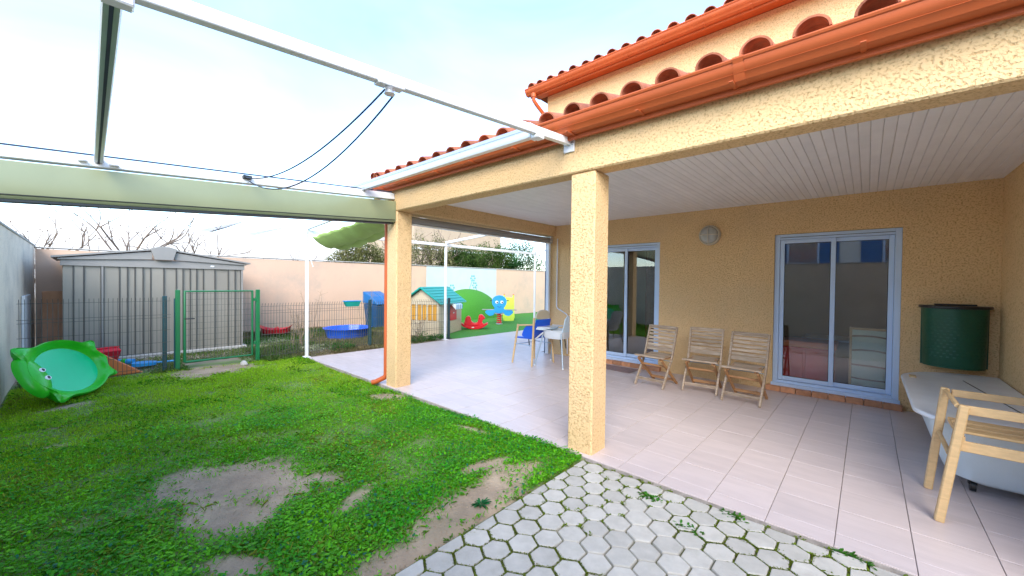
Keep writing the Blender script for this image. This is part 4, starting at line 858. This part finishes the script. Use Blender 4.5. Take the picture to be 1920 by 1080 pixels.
o = st2.rings(rg, True, True, True).build('stone', 'concrete', None, smooth=25, label='small pale stone lying in the grass near the gate', cat='stone'); o.location = (-8.15, 1.92, -.03)
# ------------------------------------------------------------------ vegetation
# bare patches: (centre x, y, radii along/across, heading)
PATCH = [(-3.45, .80, .60, .36, R(35)), (-3.05, .62, .30, .22, R(20)), (-1.97, 1.85, .62, .19, R(98)), (-1.84, 1.35, .45, .16, R(92)), (-2.30, 2.22, .25, .07, R(80)), (-3.02, 2.70, .24, .045, R(10)), (-7.0, -.15, .26, .08, R(110)), (-6.1, -.28, .20, .03, R(100)),
         (-8.0, 1.45, .55, .40, R(90)), (-4.72, 2.72, .22, .14, R(20)), (-5.45, -.18, .12, .025, R(80)), (-3.07, 1.24, .16, .07, R(30)), (-2.6, 1.25, .2, .06, R(120)), (-2.45, .55, .2, .08, R(40))]
def bare(x, y):
    """>0 inside a bare patch"""
    n = (vnoise(x*7+9, y*7+4, 21)-.5)*.9+(vnoise(x*19+2, y*19+7, 22)-.5)*.5; b = np.full(x.shape, -9.)
    for cx, cy, a, c, h in PATCH:
        dx, dy = x-cx, y-cy; u = dx*math.cos(h)+dy*math.sin(h); v = -dx*math.sin(h)+dy*math.cos(h)
        b = np.maximum(b, 1-np.sqrt((u/a)**2+(v/c)**2)+n*.55)
    return b
gat = bpy.data.meshes['ground'].attributes.new('thatch', 'FLOAT', 'POINT')
gx_, gy_ = GX.ravel().astype(float), GY.ravel().astype(float); bb = bare(gx_, gy_)
th2 = np.where((gx_ > -8.6)&(gx_ < -1.75)&(gy_ > -.66)&(gy_ < 3.0), np.clip(-bb*3, 0, .85), np.where((gx_ < -8.6)&(gx_ > -13)&(gy_ > 2.2)&(gy_ < 6.7), .4, 0))
gat.data.foreach_set('value', th2.astype(np.float32))
def scatter(n, x0, x1, y0, y1): return RNG.uniform(x0, x1, n), RNG.uniform(y0, y1, n)
def lawn(x, y):
    thin = (vnoise(x*2.3+7, y*2.3+1, 31)*.6+vnoise(x*6.1, y*6.1+5, 32)*.4); thin = thin*1.5-.25
    b = bare(x, y); keep = (b < 0)&(RNG.random(len(x)) < np.clip(.25+1.5*thin, .2, 1))
    keep &= (b < -.3)|(RNG.random(len(x)) < .55); keep |= (b >= 0)&(b < .45)&(RNG.random(len(x)) < .09)
    ok = (y > -.64)&(y < 2.93)&(x < -1.72)&~((x > -5.2)&(x < -4.8)&(y > 2.9))
    ok &= ~((x > -1.80)&(RNG.random(len(x)) < .75))
    return keep & ok
# fine blades over the whole lawn
n = 230000; x, y = scatter(n, -8.4, -1.72, -.64, 2.93); d = np.hypot(x, y)
k = lawn(x, y) & (RNG.random(n) < np.clip(1.15-d*.03, .6, 1)); x, y, d = x[k], y[k], d[k]; n = len(x)
tall = vnoise(x*1.1+3, y*1.1+8, 41); yel = np.clip(sm(-2.6, -6.5, x)*.75+.5*(vnoise(x*1.6, y*1.6+3, 42)-.5)+RNG.normal(0, .13, n), 0, 1)  # far blades yellower and lighter: sunlit look put into the colour, plus random variation
Lh = RNG.uniform(.022, .05, n)*(.7+.7*tall); wd = RNG.uniform(.0016, .0032, n)*(1+.06*d)
col = cmix((.13, .44, .008), (.42, .62, .02), yel)*RNG.uniform(.7, 1.3, n)[:, None]; dry = RNG.random(n) < .045; col[dry] = np.array([.34, .27, .10])*RNG.uniform(.7, 1.1, dry.sum())[:, None]
leaves('lawn_grass', np.stack([x, y, gh(x, y)-.002], 1), Lh, wd, RNG.uniform(0, 2*PI, n), R(35)+RNG.random(n)*R(48), col, 'leaf', label='short green lawn grass with bare patches', kind='stuff')
# longer tufts, straw and dry litter
n = 26000; x, y = scatter(n, -8.3, -1.75, -.62, 2.9); k = lawn(x, y) & (vnoise(x*3.3+61, y*3.3+17, 43) > .56); x, y = x[k], y[k]; n = len(x)
col = cmix((.07, .34, .01), (.42, .44, .06), np.clip(vnoise(x*2.1+3, y*2.1+30, 44)*1.3-.2+RNG.normal(0, .2, n), 0, 1))*RNG.uniform(.7, 1.25, n)[:, None]
leaves('long_grass', np.stack([x, y, gh(x, y)-.002], 1), RNG.uniform(.05, .10, n), RNG.uniform(.0018, .003, n)*(1+.05*np.hypot(x, y)), RNG.uniform(0, 2*PI, n), R(25)+RNG.random(n)*R(50), col, 'leaf', bend=.5, label='longer grass tufts in the lawn', kind='stuff')
n = 9000; x, y = scatter(n, -8.3, -1.75, -.62, 2.9); b = bare(x, y); k = (b > -.25)&(b < .5)|(RNG.random(n) < .2); x, y = x[k], y[k]; n = len(x)
leaves('straw_litter', np.stack([x, y, gh(x, y)+.004+RNG.random(n)*.008], 1), RNG.uniform(.02, .06, n), RNG.uniform(.0012, .0025, n), RNG.uniform(0, 2*PI, n), RNG.normal(0, .12, n), np.array((.40, .31, .17))[None]*RNG.uniform(.5, 1.2, n)[:, None], 'dryleaf', bend=.05, label='dry straw and litter on the bare soil', kind='stuff')
# crumbs and pebbles on the bare patches
n = 9000; x, y = scatter(n, -8.3, -1.75, -.62, 2.9); b = bare(x, y); k = (b > -.1); x, y = x[k], y[k]; z = gh(x, y); pb_ = MB()
for i in range(min(len(x), 3200)):
    r = .0025+.009*random.random()**3; a = random.random()*6; q = [(math.cos(a+t*PI/2)*r*random.uniform(.7, 1.3), math.sin(a+t*PI/2)*r*random.uniform(.7, 1.3)) for t in range(4)]
    pb_.add([(x[i]+u, y[i]+v, z[i]-.002) for u, v in q]+[(x[i], y[i], z[i]+r*random.uniform(.5, .9))], [(0, 1, 4), (1, 2, 4), (2, 3, 4), (3, 0, 4)])
pb_.build('soil_crumbs', 'soil', None, label='soil crumbs and pebbles on the bare patches', kind='stuff')
# broad leaved clover and weeds, thick near the paving and along the terrace
n = 120000; x, y = scatter(n, -6.5, -1.72, -.64, 2.93); d = np.hypot(x, y)
pref = np.clip(1.25-d*.17, .05, 1)*(.35+.9*vnoise(x*1.9+20, y*1.9, 51))+.65*sm(2.2, 2.85, y)*sm(-5.2, -3.4, x)+.35*sm(-3.2, -2.2, x)
k = lawn(x, y) & (RNG.random(n) < pref); x, y, d = x[k], y[k], d[k]; n = len(x)
hue = np.clip(vnoise(x*3+5, y*3+11, 52)+RNG.normal(0, .2, n), 0, 1)
col = cmix((.045, .34, .010), (.19, .57, .012), hue)*RNG.uniform(.65, 1.35, n)[:, None]; bl = RNG.random(n) < .05; col[bl] = np.array([.03, .20, .10])
Lh = RNG.uniform(.014, .032, n); h0 = RNG.uniform(.004, .040, n)*(.5+vnoise(x*4, y*4, 53))
leaves('clover', np.stack([x, y, gh(x, y)+h0], 1), Lh, Lh*RNG.uniform(.26, .42, n), RNG.uniform(0, 2*PI, n), RNG.normal(R(12), R(24), n), col, 'leaf', bend=.2, label='broad leaved clover and weeds in the lawn', kind='stuff')
# rosettes and weeds on the bare soil and in the paving joints
def tuft(P, n, r, L, w, c, tl=(15, 60)):
    out = [[], [], [], [], [], []]
    for px, py, pz in P:
        a = RNG.uniform(0, 2*PI, n); q = RNG.uniform(0, r, n)
        out[0].append(np.stack([px+q*np.cos(a), py+q*np.sin(a), np.full(n, pz)], 1)); out[1].append(RNG.uniform(.5, 1, n)*L); out[2].append(RNG.uniform(.7, 1.2, n)*w); out[3].append(a+RNG.normal(0, .3, n)); out[4].append(R(1)*RNG.uniform(tl[0], tl[1], n)); out[5].append(np.array(c)[None]*RNG.uniform(.6, 1.4, n)[:, None])
    return [np.concatenate(o) for o in out]
def tufts(name, P, n, r, L, w, c, tl=(15, 60), **k):
    return leaves(name, *[t for t in tuft(P, n, r, L, w, c, tl)], 'leaf', **k)
tufts('weed_rosette', [(-1.93, 1.83, -.02)], 38, .02, .075, .008, (.02, .17, .045), label='single dark green weed rosette on bare soil beside the paving', cat='weed')
edge = [e for e in [(-1.77+random.uniform(-.03, .04), y, -.02) for y in np.arange(1.0, 2.85, .05) if random.random() < .55] if bare(np.array([e[0]]), np.array([e[1]]))[0] < .1 or random.random() < .25]
tufts('paving_edge_weeds', edge, 22, .035, .035, .006, (.09, .21, .015), label='small weeds along the lawn edge of the paving', kind='stuff')
jn = []
for hx, hy, poly, full in hexes:
    if not inview(hx, hy): continue
    for p in poly:
        dens = float(vnoise(np.array(p[0]*2.2+40), np.array(p[1]*2.2+3), 61))
        if dens > .44 and random.random() < (dens-.34)*2.2: jn.append((p[0]+random.uniform(-.01, .01), p[1]+random.uniform(-.01, .01), -.014))
tufts('joint_moss', jn, 30, .020, .020, .005, (.15, .22, .010), (0, 60), label='yellow green moss in the paving joints', kind='stuff')
jl = []
for hx, hy, poly, full in hexes:
    if not inview(hx, hy) or not full: continue
    for a, b in zip(poly, poly[1:]):
        if float(vnoise(np.array(a[0]*1.5+14), np.array(a[1]*1.5+9), 62)) > .42:
            for t in np.linspace(0, 1, 9): jl.append((a[0]+(b[0]-a[0])*t+random.gauss(0, .003), a[1]+(b[1]-a[1])*t+random.gauss(0, .003), -.013))
tufts('joint_moss', jl, 7, .005, .012, .0035, (.13, .17, .012), (0, 60), label='thin moss lines in the joints', kind='stuff')
for nm, P, lab in (('edge_weed', (-.63, 2.86), 'small fern like weed at the terrace edge by the wooden stand'), ('edge_weed', (-.05, 2.885), 'leafy weed spreading at the terrace edge before the white tub'), ('edge_weed', (-1.12, 2.70), 'low weed between paving and terrace'), ('edge_weed', (-.80, 2.52), 'bright moss clump among the pavers')):
    tufts(nm, [(P[0]+dx, P[1]+dy, -.012) for dx, dy in ((0, 0), (.04, .01), (-.04, .0), (.07, -.02))], 16, .02, .05, .007, (.05, .20, .015), (10, 50), label=lab, cat='weed', group='weeds at the terrace edge')
# rough growth behind the fence
n = 60000; x, y = scatter(n, -12.45, -8.1, 2.3, 6.6); k = ((vnoise(x*1.5, y*1.5, 71)*.7+RNG.random(n)*.4) > .42)&(np.hypot(x+10.15, y-4.72) > .56)&~((x > -9.95)&(y > 6.1)); x, y = x[k], y[k]; n = len(x)
t = np.clip(vnoise(x*1.2+5, y*1.2+9, 72)*1.4-.2+RNG.normal(0, .2, n), 0, 1); col = cmix((.06, .19, .02), (.30, .24, .12), t)*RNG.uniform(.7, 1.3, n)[:, None]
Lh = RNG.uniform(.05, .16, n)*(.5+vnoise(x*1.3, y*1.3+2, 73)); leaves('rough_grass', np.stack([x, y, gh(x, y)], 1), Lh, RNG.uniform(.003, .007, n), RNG.uniform(0, 2*PI, n), R(30)+RNG.random(n)*R(55), col, 'leaf', label='unkempt green and dry grass behind the fence', kind='stuff')
n = 14000; x, y = scatter(n, -10.15, -8.3, -.6, 2.3); k = (vnoise(x*2, y*2, 75)+RNG.random(n)*.5 > .7)&~((x > -8.95)&(x<-8.0)&(y > 1.2)&(y < 2.0)); x, y = x[k], y[k]; n = len(x)
leaves('rough_grass', np.stack([x, y, gh(x, y)], 1), RNG.uniform(.03, .10, n), RNG.uniform(.003, .006, n), RNG.uniform(0, 2*PI, n), R(30)+RNG.random(n)*R(55), cmix((.06, .22, .02), (.25, .25, .08), RNG.random(n))*RNG.uniform(.7, 1.3, n)[:, None], 'leaf', label='low weeds between the fence and the shed', kind='stuff')
# leafy plants along the terrace edge
for (px, py, s, lab) in ((-8.25, 5.75, .30, 'green leafy plant at the fence foot beside the far column'), (-8.2, 6.15, .2, 'small green plant by the second white post'), (-8.3, 3.75, .26, 'grey green herb growing before the blue pool'), (-8.55, 3.0, .35, 'bushy weed by the first white post'), (-8.3, 4.95, .22, 'dry tuft below the fence')):
    m = 260; a = RNG.uniform(0, 2*PI, m); rr = s*np.sqrt(RNG.random(m)); zz = RNG.uniform(0, s*.8, m)*(1-(rr/s)**2*.7)
    c = (.05, .18, .02) if 'green' in lab else (.20, .20, .08)
    leaves('low_plant', np.stack([px+rr*np.cos(a)*.5, py+rr*np.sin(a), zz], 1), RNG.uniform(.05, .1, m), RNG.uniform(.006, .014, m), a+RNG.normal(0, .5, m), RNG.uniform(.1, 1.2, m), np.array(c)[None]*RNG.uniform(.6, 1.5, m)[:, None], 'leaf', label=lab, cat='plant', group='plants along the fence')
def dryweed(px, py, h, n, lab):
    w = root('dry_weed', lab, 'weed', (px, py, 0), 0, 'dry weeds behind the fence'); m = MB()
    for k in range(n):
        a = random.uniform(0, 2*PI); s = random.uniform(.1, .4); hh = h*random.uniform(.55, 1); p = [Vector((random.uniform(-.1, .1), random.uniform(-.1, .1), 0))]
        for t in (.35, .7, 1): p.append(p[0]+Vector((math.cos(a)*s*t*hh, math.sin(a)*s*t*hh, hh*t))+Vector((random.gauss(0, .02), random.gauss(0, .02), 0)))
        m.tube(p, [.006, .005, .004, .002], 4)
        for q in range(4):
            b = p[2].lerp(p[3], random.random()); m.tube([b, b+Vector((random.gauss(0, .07), random.gauss(0, .07), random.uniform(.02, .1)))], [.003, .002], 3)
    m.build('stem', M('dry_stem', (.26, .19, .12), .9, .2, 10), w, True)
for a in ((-10.6, 4.0, 1.25, 5, 'tall thin dry stalk standing between post and pool'), (-11.2, 5.75, 1.35, 6, 'tall dry stalks left of the storage bin'), (-9.6, 5.9, .95, 14, 'tangle of pale dry branches before the storage bin'), (-8.75, 5.6, .55, 14, 'low dry twigs in front of the playhouse'), (-9.6, 3.3, .6, 12, 'dry brush behind the white post'), (-11.2, 3.9, .8, 12, 'dry brush along the pink wall'), (-8.9, 6.05, .6, 12, 'dry lavender like stems under the playhouse window')): dryweed(*a)

# trees and shrubs beyond the wall
def bare_tree(px, py, h, seed, lab):
    rnd = random.Random(seed); t = root('bare_tree', lab, 'tree', (px, py, 0), 0, 'bare trees beyond the shed'); tr = MB(); tw = MB(); z0 = h*.42
    tr.tube([(0, 0, -.1), (.03, .02, z0*.5), (0, .05, z0)], [.09, .07, .055], 8)
    def grow(p, d, L, r, dep):
        q = p; pts = [p]
        for i in range(4):
            d = (d+Vector((rnd.gauss(0, .16), rnd.gauss(0, .16), rnd.gauss(.04, .1)))).normalized(); q = q+d*L/4; pts.append(q)
        tw.tube(pts, [r, r*.9, r*.8, r*.7, r*.55], 5)
        if dep == 0: tw.lathe([(.001, -.02), (.018, 0), (.001, .03)], 5, tuple(pts[-1])); return
        for i in range(3 if dep > 1 else 2):
            nd = (d+Vector((rnd.gauss(0, .6), rnd.gauss(0, .6), rnd.gauss(.1, .35)))).normalized(); grow(pts[rnd.choice([2, 3, 4])], nd, L*rnd.uniform(.5, .8), r*.55, dep-1)
    for k in range(6):
        a = 2*PI*k/6+rnd.uniform(-.4, .4); grow(Vector((0, .05, z0*rnd.uniform(.8, 1))), Vector((math.cos(a)*.8, math.sin(a)*.8, .75)).normalized(), h*.32, .03, 2)
    tr.build('trunk', 'bark', t, True, smooth=60); tw.build('branches', 'bark', t, True)
bare_tree(-16, .9, 4.6, 3, 'leafless fruit tree rising behind the middle of the shed roof'); bare_tree(-15.5, -.75, 3.5, 8, 'small leafless tree behind the grey wall end'); bare_tree(-17, 2.6, 4.0, 5, 'twiggy leafless tree behind the right slope of the shed roof')
bare_tree(-14.6, 4.9, 2.7, 12, 'thin leafless shrub behind the pink wall by the white post'); bare_tree(-15.0, 11.2, 4.4, 17, 'tall leafless tree rising out of the hedge'); bare_tree(-15.4, 9.9, 4.2, 23, 'pale leafless tree left of the hedge top')
def bush(px, py, rx, ry, h, n, c1, c2, lab, nm='shrub', cat='shrub', L=.09, zc=None, holes=.5):
    t = root(nm, lab, cat, (px, py, 0), 0); tk = MB(); rnd = random.Random(int(px*10+py*100)); zc = zc or h*.55
    for k in range(7):
        a = rnd.uniform(0, 2*PI); q = rnd.uniform(.3, .8); tk.tube([(0, 0, -.1), (rx*q*.4*math.cos(a), ry*q*.4*math.sin(a), h*.4), (rx*q*math.cos(a), ry*q*math.sin(a), h*rnd.uniform(.6, .9))], [.05, .035, .012], 5)
    tk.build('trunk', 'bark', t, True)
    u = RNG.normal(size=(n, 3)); u /= np.linalg.norm(u, axis=1)[:, None]; r = RNG.uniform(.45, 1, n)**.6
    lump = .78+.5*vnoise(np.arctan2(u[:, 1], u[:, 0])*2.3+9, u[:, 2]*3+9, int(abs(px*3+py*7)) % 97)
    P = np.stack([u[:, 0]*rx*r*lump, u[:, 1]*ry*r*lump, zc+u[:, 2]*(h-zc)*r*lump], 1)
    cl = vnoise(P[:, 1]*2.6+P[:, 0]*1.3+50, P[:, 2]*2.6+P[:, 0]*1.7+50, 81); k = (cl+RNG.random(n)*.35 > holes)&(P[:, 2] > .2); P, cl = P[k], cl[k]; m = len(P)
    az = RNG.uniform(0, 2*PI, m); col = cmix(c1, c2, np.clip(cl+RNG.normal(0, .2, m), 0, 1))*RNG.uniform(.7, 1.3, m)[:, None]
    leaves('crown', P, RNG.uniform(.5, 1.1, m)*L, RNG.uniform(.2, .34, m)*L, az, RNG.normal(.2, .7, m), col, 'leaf', t)
bush(-14.6, 7.3, .9, 1.25, 3.05, 26000, (.09, .11, .03), (.26, .25, .09), 'olive brown shrub topping the pink wall under the awning cloth', holes=.40)
bush(-14.4, 9.1, .5, .45, 2.75, 5000, (.06, .12, .08), (.16, .22, .15), 'small grey green shrub beside the far column', holes=.5)
bush(-14.8, 10.6, 1.2, 1.3, 3.7, 16000, (.08, .10, .03), (.27, .25, .10), 'sparse yellowing tree above the white wall section', 'garden_tree', 'tree', holes=.58)
bush(-14.6, 12.4, 1.1, 1.5, 3.2, 30000, (.025, .07, .012), (.10, .17, .03), 'dense dark hedge bush behind the white wall section', holes=.34)
bush(-14.8, 14.6, 1.2, 1.6, 3.45, 30000, (.025, .07, .012), (.12, .19, .03), 'dense green bush behind the far pink wall', holes=.34)
bush(-15.2, 17.2, 1.4, 1.7, 3.9, 28000, (.02, .06, .015), (.10, .17, .04), 'tall evergreen bush next to the far posts', holes=.34)
yu = root('yucca', 'spiky yucca plant rising above the far pink wall', 'yucca', (-13.6, 15.2, 0)); MB().tube([(0, 0, -.1), (.03, .03, 1.2), (0, 0, 2.3)], [.09, .08, .07], 8).build('trunk', 'bark', yu, True)
m = 150; az = RNG.uniform(0, 2*PI, m); leaves('crown', np.stack([np.zeros(m), np.zeros(m), RNG.uniform(2.1, 2.5, m)], 1), RNG.uniform(.45, .7, m), np.full(m, .018), az, RNG.uniform(-.3, 1.4, m), np.array((.05, .14, .04))[None]*RNG.uniform(.7, 1.5, m)[:, None], 'leaf', yu, bend=.15)

# ------------------------------------------------------------------ buildings beyond
HA = root('hall', 'long white flat roofed hall far beyond the shed', 'building', (-50, 12, 0))
B(-60, -45, -8, 40, -1, 5.7).build('wall', 'white_wall', HA)
B(-60, -45.01, -8, 40, 5.7, 5.85).build('roof', 'white_wall', HA)
for y0, y1 in ((7.9, 11.0), (11.5, 15.3)):
    MB().add([(-46, y0-1.2, 5.86), (-46, y1, 7.36), (-46, y1, 7.28), (-46, y0-.1, 5.86), (-55, y0-1.2, 5.86), (-55, y1, 7.36), (-55, y1, 7.28), (-55, y0-.1, 5.86)], [(0, 1, 2, 3), (4, 5, 6, 7), (0, 1, 5, 4), (1, 2, 6, 5), (2, 3, 7, 6), (3, 0, 4, 7)]).build('roof_monitor', 'grey_roof', HA)
CH = root('neighbour_house', 'cream flat roofed house behind the hedge', 'house', (-32, 24, 0))
B(-36, -28, 18.6, 29, -1, 6.9).build('wall', 'cream_wall', CH)
B(-36.3, -27.7, 18.3, 29.3, 6.9, 7.15).build('roof', 'cream_wall', CH)
B(-28.05, -27.9, 18.5, 29.1, 4.2, 4.35).build('string_course', 'white_wall', CH)
# white house across the grey wall, seen in the door panes
NH = root('neighbour_house', 'white house with blue shutters across the grey wall', 'house', (1, -9, 0))
B(-4, 9, -14, -7, -1, 4.5).build('wall', 'white_wall', NH); B(-4.4, 9.4, -14.4, -6.6, 4.5, 4.7).build('roof', 'rtile', NH)
for x in (-2.6, .4, 3.4, 6.4):
    w = B(x, x+1.1, -7.0, -6.95, 2.4, 3.9).build('window', 'pvc', NH); B(x+.07, x+1.03, -6.948, -6.94, 2.47, 3.83).build('pane', 'glass', w)
    for a in (x-.62, x+1.12): B(a, a+.6, -6.99, -6.94, 2.4, 3.9).build('shutter', 'blue_paint', NH)
